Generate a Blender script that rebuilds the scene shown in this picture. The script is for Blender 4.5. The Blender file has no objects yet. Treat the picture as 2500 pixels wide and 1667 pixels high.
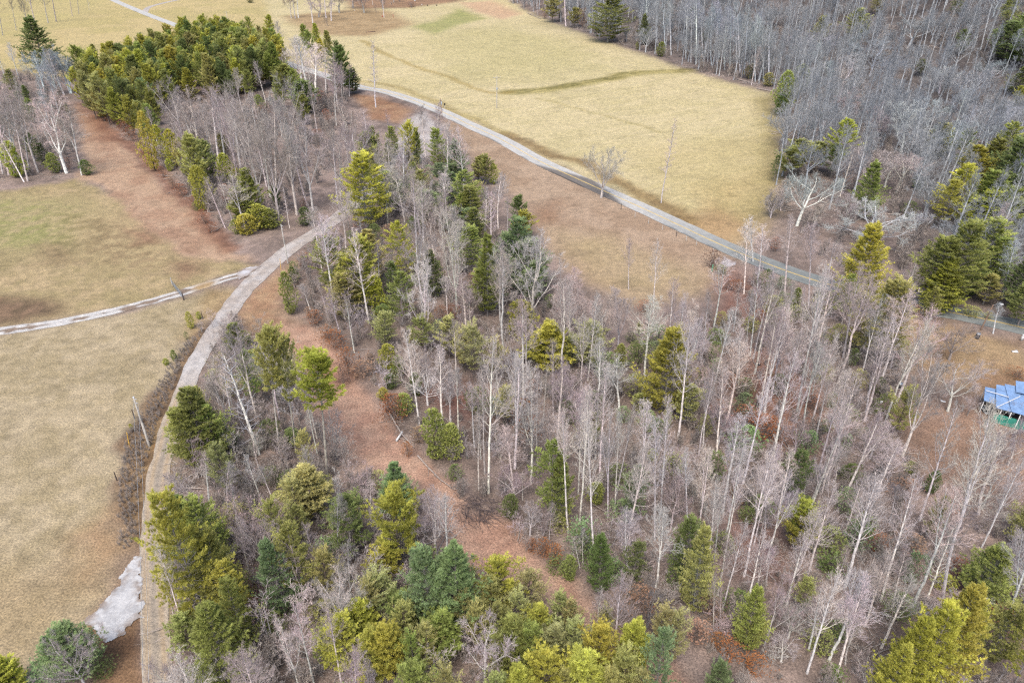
import bpy, math, random
import numpy as np
from mathutils import Vector, Matrix

# ------------------------------------------------------------------ camera, light, exposure
scn = bpy.context.scene
col = scn.collection
CAM_H, PITCH, FPX, CX, CY = 62.0, math.radians(31.3), 1734.0, 1250.0, 833.5
cam_d = bpy.data.cameras.new("camera"); cam = bpy.data.objects.new("camera", cam_d); col.objects.link(cam)
cam.location = (0, 0, CAM_H); cam.rotation_euler = (math.pi / 2 - PITCH, 0, 0)
cam_d.sensor_fit = 'HORIZONTAL'; cam_d.sensor_width = 36.0; cam_d.lens = 36.0 * FPX / 2500.0
cam_d.clip_start = 0.5; cam_d.clip_end = 6000
scn.camera = cam
SUN_EL, SUN_AZ = math.radians(60), math.radians(196)
world = bpy.data.worlds.new("World"); scn.world = world; world.use_nodes = True
wn = world.node_tree
sky = wn.nodes.new("ShaderNodeTexSky"); sky.sky_type = 'NISHITA'; sky.sun_disc = False
sky.sun_elevation = SUN_EL; sky.sun_rotation = SUN_AZ; sky.dust_density = 4.0; sky.ozone_density = 1.0; sky.air_density = 1.0
wn.links.new(sky.outputs[0], wn.nodes["Background"].inputs[0]); wn.nodes["Background"].inputs[1].default_value = 0.15
sun_d = bpy.data.lights.new("sun", 'SUN'); sun_d.energy = 1.55; sun_d.angle = math.radians(28); sun_d.color = (1.0, 0.94, 0.86)
sun = bpy.data.objects.new("sun", sun_d); col.objects.link(sun)
_sd = Vector((math.sin(SUN_AZ) * math.cos(SUN_EL), math.cos(SUN_AZ) * math.cos(SUN_EL), math.sin(SUN_EL)))
sun.rotation_euler = _sd.to_track_quat('Z', 'Y').to_euler(); sun.location = (0, -40, 140)
scn.view_settings.view_transform = 'Standard'; scn.view_settings.look = 'None'; scn.view_settings.gamma = 1.0
scn.view_settings.exposure = 0.98
scn.cycles.use_denoising = False; scn.cycles.filter_width = 1.3; scn.cycles.sample_clamp_indirect = 4.0
scn.cycles.max_bounces = 4; scn.cycles.diffuse_bounces = 3; scn.cycles.transparent_max_bounces = 4

rng = random.Random(7)
nr = np.random.default_rng(7)

# ------------------------------------------------------------------ terrain and pixel-to-ground helpers
def sstep(t):
    t = np.clip(t, 0, 1); return t * t * (3 - 2 * t)
def terr(x, y):
    s = (x - 112) * 0.906 + (y - 292) * 0.425
    z = 62 * sstep(s / 190.0)
    g = np.exp(-(((x + 20) / 90.0) ** 2 + ((y - 420) / 90.0) ** 2))
    return z + 2.2 * g
SP, CP = math.sin(PITCH), math.cos(PITCH)
def ray(px, py):
    a, b = (px - CX) / FPX, -(py - CY) / FPX
    return np.array([a, CP + b * SP, -SP + b * CP])
def at(px, py, h=0.0):
    d = ray(px, py); d = d / np.linalg.norm(d)
    t = 5.0; prev = t
    while t < 3000:
        p = d * t
        if CAM_H + p[2] < terr(p[0], p[1]) + h: break
        prev = t; t *= 1.01
    lo, hi = prev, t
    for _ in range(30):
        m = (lo + hi) / 2; p = d * m
        if CAM_H + p[2] < terr(p[0], p[1]) + h: hi = m
        else: lo = m
    p = d * hi
    return float(p[0]), float(p[1])
def proj(x, y, z):
    zz = z - CAM_H
    dep = y * CP - zz * SP; up = y * SP + zz * CP
    return CX + FPX * x / dep, CY - FPX * up / dep, dep
def height_for(x, y, ty):
    b = -(ty - CY) / FPX
    # up = b*dep : y*SP+zz*CP = b*(y*CP-zz*SP)
    zz = (b * y * CP - y * SP) / (CP + b * SP)
    return zz + CAM_H - float(terr(x, y))
def catmull(pts, step):
    pts = np.array(pts, float); out = []
    P = np.vstack([2 * pts[0] - pts[1], pts, 2 * pts[-1] - pts[-2]])
    for i in range(1, len(P) - 2):
        p0, p1, p2, p3 = P[i - 1], P[i], P[i + 1], P[i + 2]
        n = max(2, int(np.linalg.norm(p2 - p1) / step))
        for k in range(n):
            t = k / n
            out.append(0.5 * ((2 * p1) + (-p0 + p2) * t + (2 * p0 - 5 * p1 + 4 * p2 - p3) * t * t + (-p0 + 3 * p1 - 3 * p2 + p3) * t ** 3))
    out.append(pts[-1]); return np.array(out)
def inpoly(px, py, poly):
    px = np.asarray(px, float); py = np.asarray(py, float)
    c = np.zeros(px.shape, bool); n = len(poly)
    for i in range(n):
        x0, y0 = poly[i]; x1, y1 = poly[(i + 1) % n]
        if y0 == y1: continue
        m = ((y0 > py) != (y1 > py)) & (px < (x1 - x0) * (py - y0) / (y1 - y0) + x0)
        c ^= m
    return c
def polydist(px, py, poly, closed=True):
    d = np.full(np.shape(px), 1e9); n = len(poly)
    for i in range(n if closed else n - 1):
        a = np.array(poly[i], float); b = np.array(poly[(i + 1) % n], float); ab = b - a
        t = np.clip(((px - a[0]) * ab[0] + (py - a[1]) * ab[1]) / max(ab @ ab, 1e-9), 0, 1)
        d = np.minimum(d, np.hypot(px - a[0] - t * ab[0], py - a[1] - t * ab[1]))
    return d
_tab = nr.random((256, 256))
def vnoise(x, y, s):
    x = np.asarray(x) / s; y = np.asarray(y) / s
    xi = np.floor(x).astype(int); yi = np.floor(y).astype(int); fx = sstep(x - xi); fy = sstep(y - yi)
    g = lambda a, b: _tab[a & 255, b & 255]
    return (g(xi, yi) * (1 - fx) + g(xi + 1, yi) * fx) * (1 - fy) + (g(xi, yi + 1) * (1 - fx) + g(xi + 1, yi + 1) * fx) * fy
def fbm(x, y, s, o=4):
    v = 0; a = 0.5; n = 0
    for k in range(o):
        v = v + a * vnoise(x + 37 * k, y - 91 * k, s); n += a; a *= 0.55; s = s / 2.03
    return v / n
def lin(c, k=2.12):
    c = np.array(c, float) / 255
    return np.where(c <= 0.04045, c / 12.92, ((c + 0.055) / 1.055) ** 2.4) / k

# ------------------------------------------------------------------ materials
def mat(name):
    m = bpy.data.materials.new(name); m.use_nodes = True
    return m, m.node_tree, m.node_tree.nodes["Principled BSDF"]
def N(nt, t, **kw):
    n = nt.nodes.new(t)
    for k, v in kw.items(): setattr(n, k, v)
    return n
def mul_color(nt, a, b):
    m = N(nt, "ShaderNodeMix", data_type='RGBA', blend_type='MULTIPLY'); m.inputs[0].default_value = 1
    nt.links.new(a, m.inputs[6]); nt.links.new(b, m.inputs[7]); return m.outputs[2]
def grain(nt, scale, lo, hi, detail=3, vec=None, a=0.3, b=0.7):
    n = N(nt, "ShaderNodeTexNoise"); n.inputs["Scale"].default_value = scale; n.inputs["Detail"].default_value = detail
    if vec is not None: nt.links.new(vec, n.inputs["Vector"])
    r = N(nt, "ShaderNodeValToRGB"); r.color_ramp.elements[0].position = a; r.color_ramp.elements[1].position = b
    r.color_ramp.elements[0].color = (*lo, 1) if hasattr(lo, '__len__') else (lo, lo, lo, 1)
    r.color_ramp.elements[1].color = (*hi, 1) if hasattr(hi, '__len__') else (hi, hi, hi, 1)
    nt.links.new(n.outputs[0], r.inputs[0]); return r.outputs[0], n
def ground_mat(name, f, m, bump):
    mt, nt, b = mat(name)
    at_ = N(nt, "ShaderNodeAttribute", attribute_name="Col"); geo = N(nt, "ShaderNodeNewGeometry")
    g1, n1 = grain(nt, 4.2, (1 - f, 1 - f, 1 - f * .95), (1 + f, 1 + f * .98, 1 + f * .95), 3, geo.outputs["Position"], .34, .66)
    g2, n2 = grain(nt, 0.75, (1 - m, 1 - m * .98, 1 - m * .95), (1 + m, 1 + m * .96, 1 + m * .92), 5, geo.outputs["Position"], .32, .68)
    c = mul_color(nt, mul_color(nt, at_.outputs[0], g1), g2)
    nt.links.new(c, b.inputs["Base Color"]); b.inputs["Roughness"].default_value = 0.95; b.inputs["Specular IOR Level"].default_value = 0.15
    bp = N(nt, "ShaderNodeBump"); bp.inputs["Strength"].default_value = bump; bp.inputs["Distance"].default_value = 0.25
    nt.links.new(n1.outputs[0], bp.inputs["Height"]); nt.links.new(bp.outputs[0], b.inputs["Normal"])
    return mt
M_GROUND = ground_mat("ground_cover", .29, .15, .6)
M_ROAD = ground_mat("worn_asphalt", .09, .11, .2)
M_GRAVEL = ground_mat("gravel", .17, .13, .5)
M_STONE = ground_mat("white_stone", .12, .04, .2)
def bark_mat(name):
    mt, nt, b = mat(name)
    oi = N(nt, "ShaderNodeObjectInfo"); tc = N(nt, "ShaderNodeTexCoord"); mp = N(nt, "ShaderNodeMapping"); mp.inputs["Scale"].default_value = (6, 6, .9)
    nt.links.new(tc.outputs["Object"], mp.inputs[0])
    g, _ = grain(nt, 1.0, .62, 1.12, 4, mp.outputs[0])
    rr = N(nt, "ShaderNodeValToRGB"); rr.color_ramp.elements[0].color = (.80, .81, .84, 1); rr.color_ramp.elements[1].color = (1.22, 1.18, 1.14, 1); nt.links.new(oi.outputs["Random"], rr.inputs[0])
    nt.links.new(mul_color(nt, mul_color(nt, oi.outputs["Color"], rr.outputs[0]), g), b.inputs["Base Color"]); b.inputs["Roughness"].default_value = .9; b.inputs["Specular IOR Level"].default_value = .2
    return mt
M_BARK = bark_mat("bark")
def leaf_mat(name, trans):
    mt, nt, b = mat(name)
    oi = N(nt, "ShaderNodeObjectInfo"); a = N(nt, "ShaderNodeAttribute", attribute_name="tint")
    c = mul_color(nt, oi.outputs["Color"], a.outputs[0])
    nt.links.new(c, b.inputs["Base Color"]); b.inputs["Roughness"].default_value = .75; b.inputs["Specular IOR Level"].default_value = .25
    tr = N(nt, "ShaderNodeBsdfTranslucent"); nt.links.new(c, tr.inputs[0])
    mx = N(nt, "ShaderNodeMixShader"); mx.inputs[0].default_value = trans
    nt.links.new(b.outputs[0], mx.inputs[1]); nt.links.new(tr.outputs[0], mx.inputs[2])
    nt.links.new(mx.outputs[0], nt.nodes["Material Output"].inputs[0])
    return mt
M_NEEDLE = leaf_mat("needles", .45); M_LEAF = leaf_mat("dry_leaves", .3)
def plain(name, c, rough=.6, metal=0.0, var=.15, sc=3.0):
    mt, nt, b = mat(name)
    tc = N(nt, "ShaderNodeTexCoord")
    rgb = N(nt, "ShaderNodeRGB"); rgb.outputs[0].default_value = (*c, 1)
    g, _ = grain(nt, sc, 1 - var, 1 + var, 4, tc.outputs["Object"])
    nt.links.new(mul_color(nt, rgb.outputs[0], g), b.inputs["Base Color"]); b.inputs["Roughness"].default_value = rough; b.inputs["Metallic"].default_value = metal
    return mt
M_WOODGREY = plain("weathered_wood", (0.302, 0.288, 0.266), .85, 0, .25, 6)
M_WOODBROWN = plain("creosote_wood", (0.144, 0.0936, 0.0648), .85, 0, .25, 6)
M_WOODDARK = plain("dark_post_wood", (.035, .025, .022), .8)
M_METAL = plain("galvanised_metal", (0.302, 0.331, 0.36), .45, .6, .1)
M_WHITE = plain("white_paint", (0.54, 0.54, 0.533), .5, 0, .08)
M_BLACK = plain("black_rubber", (.012, .012, .014), .6)
M_YELLOW = plain("yellow_plastic", (0.446, 0.259, 0.0216), .5)
M_RED = plain("red_plastic", (0.36, 0.0432, 0.0288), .5)
M_CERAMIC = plain("insulator", (0.396, 0.41, 0.432), .3)
M_TEAL = plain("teal_siding", (.03, .22, .165), .6, 0, .3, 1.5)
M_JUNK = plain("grey_boards", (0.23, 0.23, 0.223), .8, 0, .4, 2)
M_SHADE = plain("painted_inside_shade", (.03, .025, .028), .8)  # near-black colour paints the shade inside the shed's open front
M_CONC = plain("pale_concrete", (0.302, 0.295, 0.302), .9, 0, .2, 1.2)
M_LINE = plain("road_yellow", (0.446, 0.324, 0.108), .7, 0, .25, .6)
M_BLUEPIPE = plain("blue_grey_pipe", (0.158, 0.18, 0.245), .5)
M_LOG = plain("log_bark", (0.259, 0.223, 0.202), .9, 0, .35, 4)
M_LOGDARK = plain("dark_twigs", (0.0936, 0.072, 0.072), .9, 0, .3, 4)
def roof_mat():
    mt, nt, b = mat("blue_roofing")
    tc = N(nt, "ShaderNodeTexCoord"); w = N(nt, "ShaderNodeTexWave"); w.inputs["Scale"].default_value = 1.6; w.inputs["Distortion"].default_value = .3
    nt.links.new(tc.outputs["Object"], w.inputs[0])
    r = N(nt, "ShaderNodeValToRGB"); r.color_ramp.elements[0].color = (.11, .19, .33, 1); r.color_ramp.elements[1].color = (.17, .27, .45, 1)
    nt.links.new(w.outputs[0], r.inputs[0]); g, _ = grain(nt, 1.5, .8, 1.15, 4, tc.outputs["Object"])
    nt.links.new(mul_color(nt, r.outputs[0], g), b.inputs["Base Color"]); b.inputs["Roughness"].default_value = .5
    return mt
M_ROOF = roof_mat()

# ------------------------------------------------------------------ mesh helpers
def new_mesh(name, v, faces, m, smooth=False):
    me = bpy.data.meshes.new(name); me.from_pydata(v, [], faces); me.materials.append(m)
    if smooth: me.polygons.foreach_set("use_smooth", [True] * len(me.polygons))
    return me
def np_mesh(name, v, quads=None, tris=None, m=None, smooth=False):
    me = bpy.data.meshes.new(name); nq = 0 if quads is None else len(quads); nt_ = 0 if tris is None else len(tris)
    me.vertices.add(len(v)); me.vertices.foreach_set("co", np.asarray(v, np.float32).ravel())
    loops = []
    if nq: loops.append(np.asarray(quads).ravel())
    if nt_: loops.append(np.asarray(tris).ravel())
    loops = np.concatenate(loops).astype(np.int32)
    me.loops.add(len(loops)); me.loops.foreach_set("vertex_index", loops)
    me.polygons.add(nq + nt_)
    st = np.concatenate([np.arange(nq) * 4, nq * 4 + np.arange(nt_) * 3]).astype(np.int32)
    me.polygons.foreach_set("loop_start", st)
    me.update(calc_edges=True)
    if smooth: me.polygons.foreach_set("use_smooth", np.ones(nq + nt_, bool))
    if m: me.materials.append(m)
    return me
def set_col(me, name, rgb):
    a = me.color_attributes.new(name, 'FLOAT_COLOR', 'POINT')
    a.data.foreach_set("color", np.hstack([rgb, np.ones((len(rgb), 1))]).astype(np.float32).ravel())
def link(name, me, parent=None, loc=(0, 0, 0)):
    o = bpy.data.objects.new(name, me); col.objects.link(o); o.location = loc
    if parent: o.parent = parent
    return o
def thing(name, label, cat, loc, rz=0, group=None):
    o = bpy.data.objects.new(name, None); col.objects.link(o); o.location = loc; o.rotation_euler = (0, 0, rz); o.empty_display_size = .2
    o["label"] = label; o["category"] = cat
    if group: o["group"] = group
    return o
def structure(o, kind="structure"): o["kind"] = kind; return o
class MB:
    """collects separate tapered tubes / boxes / triangles and makes ONE mesh"""
    def __init__(s): s.seg = {}; s.v = []; s.f = []; s.tri = []; s.tint = []
    def tube(s, pts, rad, n=3):
        L = s.seg.setdefault(n, [])
        for i in range(len(pts) - 1): L.append((*pts[i], *pts[i + 1], rad[i], rad[i + 1]))
    def box(s, c, size, rot=None):
        R = rot or Matrix.Identity(3); b = len(s.v)
        for x in (-.5, .5):
            for y in (-.5, .5):
                for z in (-.5, .5): s.v.append(tuple(Vector(c) + R @ Vector((x * size[0], y * size[1], z * size[2]))))
        for q in ((0, 1, 3, 2), (4, 6, 7, 5), (0, 4, 5, 1), (2, 3, 7, 6), (0, 2, 6, 4), (1, 5, 7, 3)): s.f.append(tuple(b + k for k in q))
    def arrays(s):
        V = [np.array(s.v, float).reshape(-1, 3)]; Q = [np.array([f for f in s.f if len(f) == 4], int).reshape(-1, 4)]; T = [np.zeros((0, 3), int)]
        off = len(V[0]); tint = [np.ones(off)]
        for n, L in s.seg.items():
            A = np.array(L, float); p0, p1, r0, r1 = A[:, :3], A[:, 3:6], A[:, 6], A[:, 7]
            d = p1 - p0; d /= np.maximum(np.linalg.norm(d, axis=1, keepdims=True), 1e-9)
            p0 = p0 - d * (r0 * .3)[:, None]; p1 = p1 + d * (r1 * .3)[:, None]
            ref = np.where(np.abs(d[:, 2:3]) < .9, np.array([[0, 0, 1.]]), np.array([[1., 0, 0]]))
            u = np.cross(d, ref); u /= np.linalg.norm(u, axis=1, keepdims=True); w = np.cross(d, u)
            k = len(A); ang = np.arange(n) * 2 * math.pi / n
            ring = np.cos(ang)[None, :, None] * u[:, None] + np.sin(ang)[None, :, None] * w[:, None]
            a = p0[:, None] + ring * r0[:, None, None]; b = p1[:, None] + ring * r1[:, None, None]
            V.append(np.concatenate([a, b], axis=1).reshape(-1, 3)); tint.append(np.ones(k * 2 * n))
            base = off + np.arange(k)[:, None] * 2 * n; j = np.arange(n)[None]; j1 = (j + 1) % n
            Q.append(np.stack([base + j, base + j1, base + n + j1, base + n + j], axis=2).reshape(-1, 4)); off += k * 2 * n
            if n >= 5:
                cap = [np.stack([base[:, 0] + n, base[:, 0] + n + i, base[:, 0] + n + i + 1], axis=1) for i in range(1, n - 1)]
                T += cap
        if s.tri:
            A = np.array(s.tri, float).reshape(-1, 3); V.append(A); k = len(A) // 3
            T.append(off + np.arange(k * 3).reshape(-1, 3)); tint.append(np.repeat(np.array(s.tint), 3)); off += k * 3
        return np.concatenate(V), np.concatenate(Q), np.concatenate(T), np.concatenate(tint)
    def mesh(s, name, m, smooth=False):
        v, q, t, tint = s.arrays()
        me = np_mesh(name, v, q, t, m, smooth)
        if s.tri: set_col(me, "tint", np.repeat(tint[:, None], 3, axis=1))
        return me
def nrm(v):
    n = math.sqrt(v[0] ** 2 + v[1] ** 2 + v[2] ** 2) or 1
    return (v[0] / n, v[1] / n, v[2] / n)
def tilt(d, ang, az):
    d = nrm(d); ref = (0, 0, 1) if abs(d[2]) < .9 else (1, 0, 0)
    u = nrm((d[1] * ref[2] - d[2] * ref[1], d[2] * ref[0] - d[0] * ref[2], d[0] * ref[1] - d[1] * ref[0]))
    w = (d[1] * u[2] - d[2] * u[1], d[2] * u[0] - d[0] * u[2], d[0] * u[1] - d[1] * u[0])
    c, s_ = math.cos(ang), math.sin(ang); ca, sa = math.cos(az), math.sin(az)
    return nrm(tuple(d[i] * c + (u[i] * ca + w[i] * sa) * s_ for i in range(3)))

# ------------------------------------------------------------------ ground sheet
def poly_world(pp): return [at(*p) for p in pp]
MAIN_PX = [(60, -110), (160, -62), (255, -10), (350, 32), (440, 66), (520, 96), (610, 126), (700, 155), (790, 184), (873, 212), (937, 224), (1009, 246), (1080, 274), (1141, 303), (1223, 341), (1294, 381), (1344, 407), (1473, 466), (1580, 514), (1670, 556), (1731, 585), (1821, 624), (1964, 677), (2121, 720), (2250, 749), (2374, 773), (2478, 796), (2600, 826), (2800, 880)]
DRIVE_PX = [(1032, 282), (1000, 320), (968, 372), (930, 430), (875, 488), (803, 548), (714, 604), (643, 664), (589, 718), (546, 779), (507, 836), (471, 900), (446, 968), (420, 1032), (402, 1100), (389, 1150), (377, 1240), (373, 1357), (375, 1464), (380, 1580), (386, 1680), (392, 1800)]
LANE_PX = [(-260, 850), (-120, 828), (0, 809), (107, 794), (214, 774), (321, 749), (429, 719), (500, 697), (557, 679), (612, 664), (650, 652)]
FARLANE_PX = [(352, 34), (363, 19), (400, 8), (453, -3), (540, -18)]
MAIN = catmull([at(*p) for p in MAIN_PX], 1.2); DRIVE = catmull([at(*p) for p in DRIVE_PX], .6)
LANE = catmull([at(*p) for p in LANE_PX], .5); FARLANE = catmull([at(*p) for p in FARLANE_PX], 2)

ys = [ -260., -120, -40, 0, 12]
y = 15.0
while y < 760: ys.append(y); y += .30 + .0042 * y
while y < 3500: ys.append(y); y *= 1.12
ys = np.array(ys); uc = np.linspace(-1, 1, 541); ext = np.array([1.06, 1.15, 1.3, 1.6, 2.2, 3.5, 6.0])
us = np.concatenate([-ext[::-1], uc, ext])
Yg = np.repeat(ys[:, None], len(us), 1); Xg = us[None] * (.78 * np.maximum(Yg, 15) + 42)
X, Y = Xg.ravel(), Yg.ravel()
Wx = X + 5.0 * (fbm(X, Y, 11) - .5) + 1.6 * (fbm(X + 500, Y, 2.4, 2) - .5); Wy = Y + 5.0 * (fbm(X, Y + 300, 11) - .5) + 1.6 * (fbm(X, Y + 700, 2.4, 2) - .5)
C = np.zeros((len(X), 3))
big = fbm(X, Y, 22)[:, None]; midn = fbm(X + 99, Y + 50, 6)[:, None]; sm = fbm(X - 40, Y + 10, 1.7, 3)[:, None]
def mixc(a, b, t): return lin(a) * (1 - t) + lin(b) * t
def ramp(v, a, b): return sstep((v - a) / (b - a))
C[:] = mixc((144, 129, 120), (182, 162, 151), ramp(midn * .6 + sm * .4, .3, .7))
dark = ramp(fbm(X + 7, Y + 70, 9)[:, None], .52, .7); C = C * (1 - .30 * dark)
def paint(poly, a, b, soft=2.5, v=None, amt=1.0, px=True):
    global C
    pw = poly_world(poly) if px else poly
    x0, y0 = np.min(pw, axis=0) - 15; x1, y1 = np.max(pw, axis=0) + 15
    k = np.nonzero((X > x0) & (X < x1) & (Y > y0) & (Y < y1))[0]
    d = polydist(Wx[k], Wy[k], pw); d = np.where(inpoly(Wx[k], Wy[k], pw), d, -d)
    w = (sstep(d / soft * .5 + .5) * amt)[:, None]
    t = ramp((v if v is not None else midn * .55 + sm * .25 + big * .2)[k], .32, .68)
    C[k] = C[k] * (1 - w) + mixc(a, b, t) * w
def stroke(path, width, a, b, soft=1.0, amt=1.0, v=None, px=True, off=0.0):
    global C
    pw = np.array(catmull([at(*p) for p in path], 4) if px else path)
    x0, y0 = pw.min(axis=0) - width - 10; x1, y1 = pw.max(axis=0) + width + 10
    k = np.nonzero((X > x0) & (X < x1) & (Y > y0) & (Y < y1))[0]
    d = polydist(Wx[k], Wy[k], pw[::max(1, len(pw) // 60)], False)
    w = (sstep((width - np.abs(d - off)) / soft * .5 + .5) * amt)[:, None]
    t = ramp((v if v is not None else midn * .5 + sm * .5)[k], .32, .68)
    C[k] = C[k] * (1 - w) + mixc(a, b, t) * w
streak = fbm(X * .6 + Y * .9, Y * 5 - X * 3.3, 9)[:, None]
FIELD_NE = [(600, -150), (1180, -150), (1215, -20), (1250, 8), (1330, 47), (1480, 103), (1600, 142), (1700, 178), (1885, 228), (1893, 310), (1885, 420), (1855, 530), (1800, 612), (1720, 578), (1560, 500), (1400, 425), (1230, 340), (1080, 270), (960, 228), (870, 205), (760, 172), (690, 150)]
FIELD_NW = [(-900, -150), (640, -150), (690, 150), (600, 125), (520, 98), (440, 72), (420, 130), (250, 185), (110, 190), (40, 170), (-300, 180), (-900, 190)]
paint(FIELD_NW, (218, 198, 144), (206, 190, 132), 5, big)
paint([(-900, -150), (-100, -60), (300, -20), (150, 70), (-100, 110), (-900, 120)], (200, 190, 126), (212, 196, 140), 14, big, .6)
paint(FIELD_NE, (230, 214, 168), (217, 203, 153), 4, big * .5 + streak * .5)
paint([(1050, 80), (1220, 60), (1420, 110), (1480, 170), (1330, 205), (1130, 190), (1060, 150)], (208, 197, 142), (202, 192, 136), 18, midn, .6)
paint([(690, 40), (900, 20), (960, 30), (1010, 60), (900, 90), (760, 85)], (178, 150, 112), (196, 168, 128), 8, midn, .9)
paint([(780, -60), (1200, -60), (1120, 5), (1000, 20), (860, 22)], (150, 116, 92), (176, 138, 108), 8, midn, .9)
paint([(1010, 66), (1070, 50), (1120, 22), (1190, 46), (1120, 62), (1060, 86)], (168, 172, 104), (182, 180, 116), 6, midn, .85)
paint([(1120, 6), (1200, 2), (1275, 34), (1225, 48), (1160, 28)], (218, 182, 148), (226, 192, 156), 5, midn, .9)
paint([(1560, 360), (1870, 330), (1880, 440), (1840, 540), (1700, 560), (1600, 490)], (204, 186, 132), (212, 194, 138), 12, midn, .5)
paint([(1640, 540), (1740, 500), (1850, 545), (1800, 625), (1720, 590)], (184, 150, 112), (196, 160, 118), 6, midn, .8)
paint([(1700, 460), (1850, 420), (1840, 520), (1760, 520)], (190, 170, 112), (204, 180, 124), 8, midn, .6)
paint([(1840, 240), (1895, 230), (1900, 420), (1850, 560), (1830, 540), (1865, 400), (1860, 300)], (176, 160, 104), (160, 146, 92), 6, midn, .8)
stroke([(1250, 226), (1330, 220), (1410, 206), (1500, 190), (1560, 178), (1640, 175), (1680, 172)], 4.2, (134, 126, 66), (196, 182, 120), 2.5, .9, streak)
stroke([(880, 100), (960, 140), (1010, 162), (1110, 196), (1200, 228), (1250, 226)], 1.6, (176, 154, 92), (190, 168, 104), 1.5, .7)
stroke([(1310, 240), (1420, 270), (1520, 296), (1610, 325)], .8, (172, 158, 100), (186, 172, 112), 1.0, .6)
stroke([(1230, 326), (1330, 370), (1420, 400), (1560, 470), (1690, 540)], 2.6, (140, 114, 78), (176, 150, 104), 2, .85)
stroke([(840, 195), (960, 210), (1090, 262), (1230, 325)], 1.6, (186, 168, 108), (170, 150, 98), 2, .7)
paint([(-700, 480), (-100, 478), (0, 470), (190, 438), (330, 500), (430, 600), (560, 640), (625, 655), (500, 690), (320, 742), (100, 790), (-700, 950)], (204, 182, 142), (178, 162, 120), 2, midn * .6 + sm * .4)
paint([(-300, 490), (40, 480), (200, 500), (250, 560), (170, 620), (0, 610), (-300, 640)], (158, 162, 98), (196, 180, 136), 7, midn * .45 + sm * .55, .8)
paint([(-200, 730), (20, 722), (130, 735), (145, 765), (60, 790), (-200, 840)], (116, 96, 78), (146, 118, 98), 3, sm, .85)
paint([(150, 520), (330, 520), (420, 610), (380, 660), (230, 640), (150, 590)], (150, 128, 98), (204, 182, 140), 6, sm, .6)
paint([(90, 600), (150, 600), (170, 640), (100, 640)], (128, 104, 84), (166, 142, 110), 4, sm, .7)
paint([(320, 560), (370, 565), (380, 595), (330, 600)], (140, 104, 86), (170, 130, 108), 3, sm, .8)
paint([(410, 640), (480, 630), (490, 670), (430, 690)], (140, 108, 88), (178, 148, 118), 3, sm, .8)
paint([(185, 255), (235, 300), (340, 400), (470, 520), (560, 612), (610, 640), (520, 640), (430, 620), (340, 535), (250, 450), (190, 440), (205, 380)], (190, 156, 130), (206, 176, 148), 1.8, midn)
stroke([(232, 285), (290, 340), (345, 385), (410, 440), (470, 505), (520, 565), (552, 606)], 2.2, (142, 102, 82), (168, 124, 100), 1.6, .75)
paint([(185, 250), (240, 262), (300, 345), (240, 350), (205, 330)], (148, 108, 86), (166, 124, 98), 4, midn, .7)
paint([(-700, 960), (100, 806), (320, 760), (500, 706), (560, 700), (500, 770), (450, 830), (415, 905), (350, 1000), (300, 1080), (288, 1200), (280, 1350), (195, 1530), (110, 1620), (-100, 1800), (-700, 2100)], (205, 188, 155), (184, 168, 133), 2.0, midn * .5 + sm * .5)
paint([(-400, 1420), (60, 1400), (180, 1380), (240, 1420), (150, 1540), (0, 1640), (-400, 1800)], (176, 154, 118), (190, 168, 130), 6, midn, .7)
paint([(170, 1300), (280, 1240), (286, 1360), (200, 1420)], (176, 136, 100), (188, 156, 116), 4, midn, .7)
paint([(500, 700), (590, 705), (545, 770), (500, 780), (470, 830), (440, 830)], (196, 170, 126), (176, 150, 110), 2, sm, .8)
paint([(455, 840), (500, 800), (500, 850), (455, 930), (418, 1020), (395, 1085), (372, 1200), (362, 1350), (282, 1370), (286, 1200), (302, 1070), (350, 995), (415, 900)], (122, 102, 82), (162, 136, 106), 1.2, sm)
paint([(340, 1060), (395, 1010), (372, 1180), (350, 1340), (320, 1340), (335, 1180)], (150, 122, 90), (176, 150, 108), 1.5, sm, .6)
paint([(362, 1082), (378, 1080), (380, 1098), (364, 1100)], (190, 134, 66), (196, 140, 72), .5, sm, .9)
paint([(190, 1535), (300, 1390), (345, 1345), (352, 1400), (340, 1560), (346, 1750), (200, 1750)], (142, 108, 78), (166, 130, 94), 1.5, sm, .85)
paint([(418, 1030), (440, 1000), (430, 1120), (415, 1300), (425, 1560), (400, 1560), (398, 1250)], (168, 156, 108), (146, 118, 88), 1.2, sm, .8)
paint([(585, 745), (640, 690), (705, 640), (745, 620), (720, 690), (705, 760), (780, 850), (720, 880), (640, 830), (575, 770)], (196, 164, 130), (182, 146, 116), 3, sm)
paint([(690, 790), (760, 800), (840, 880), (905, 980), (960, 1070), (1020, 1125), (1085, 1200), (1120, 1265), (1250, 1285), (1335, 1345), (1430, 1455), (1545, 1565), (1700, 1690), (1780, 1790), (1580, 1790), (1470, 1640), (1400, 1560), (1330, 1480), (1240, 1430), (1160, 1410), (1100, 1340), (1050, 1230), (950, 1165), (860, 1140), (790, 1060), (735, 950)], (198, 158, 136), (214, 179, 155), 1.4, sm * .6 + midn * .4)
paint([(760, 830), (850, 900), (930, 1040), (890, 1050), (800, 920)], (180, 134, 112), (196, 152, 128), 3, midn, .3)
paint([(1060, 285), (1150, 312), (1235, 350), (1345, 408), (1475, 468), (1600, 526), (1745, 600), (1765, 640), (1725, 705), (1560, 745), (1450, 700), (1380, 650), (1310, 560), (1250, 470), (1180, 415)], (199, 174, 148), (184, 158, 132), 3, midn)
paint([(1360, 560), (1480, 580), (1640, 640), (1720, 670), (1690, 710), (1560, 740), (1460, 690), (1380, 620)], (196, 175, 136), (202, 182, 138), 6, midn, .7)
paint([(1290, 500), (1360, 490), (1370, 530), (1310, 545)], (150, 116, 92), (170, 130, 100), 4, midn, .6)
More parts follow.
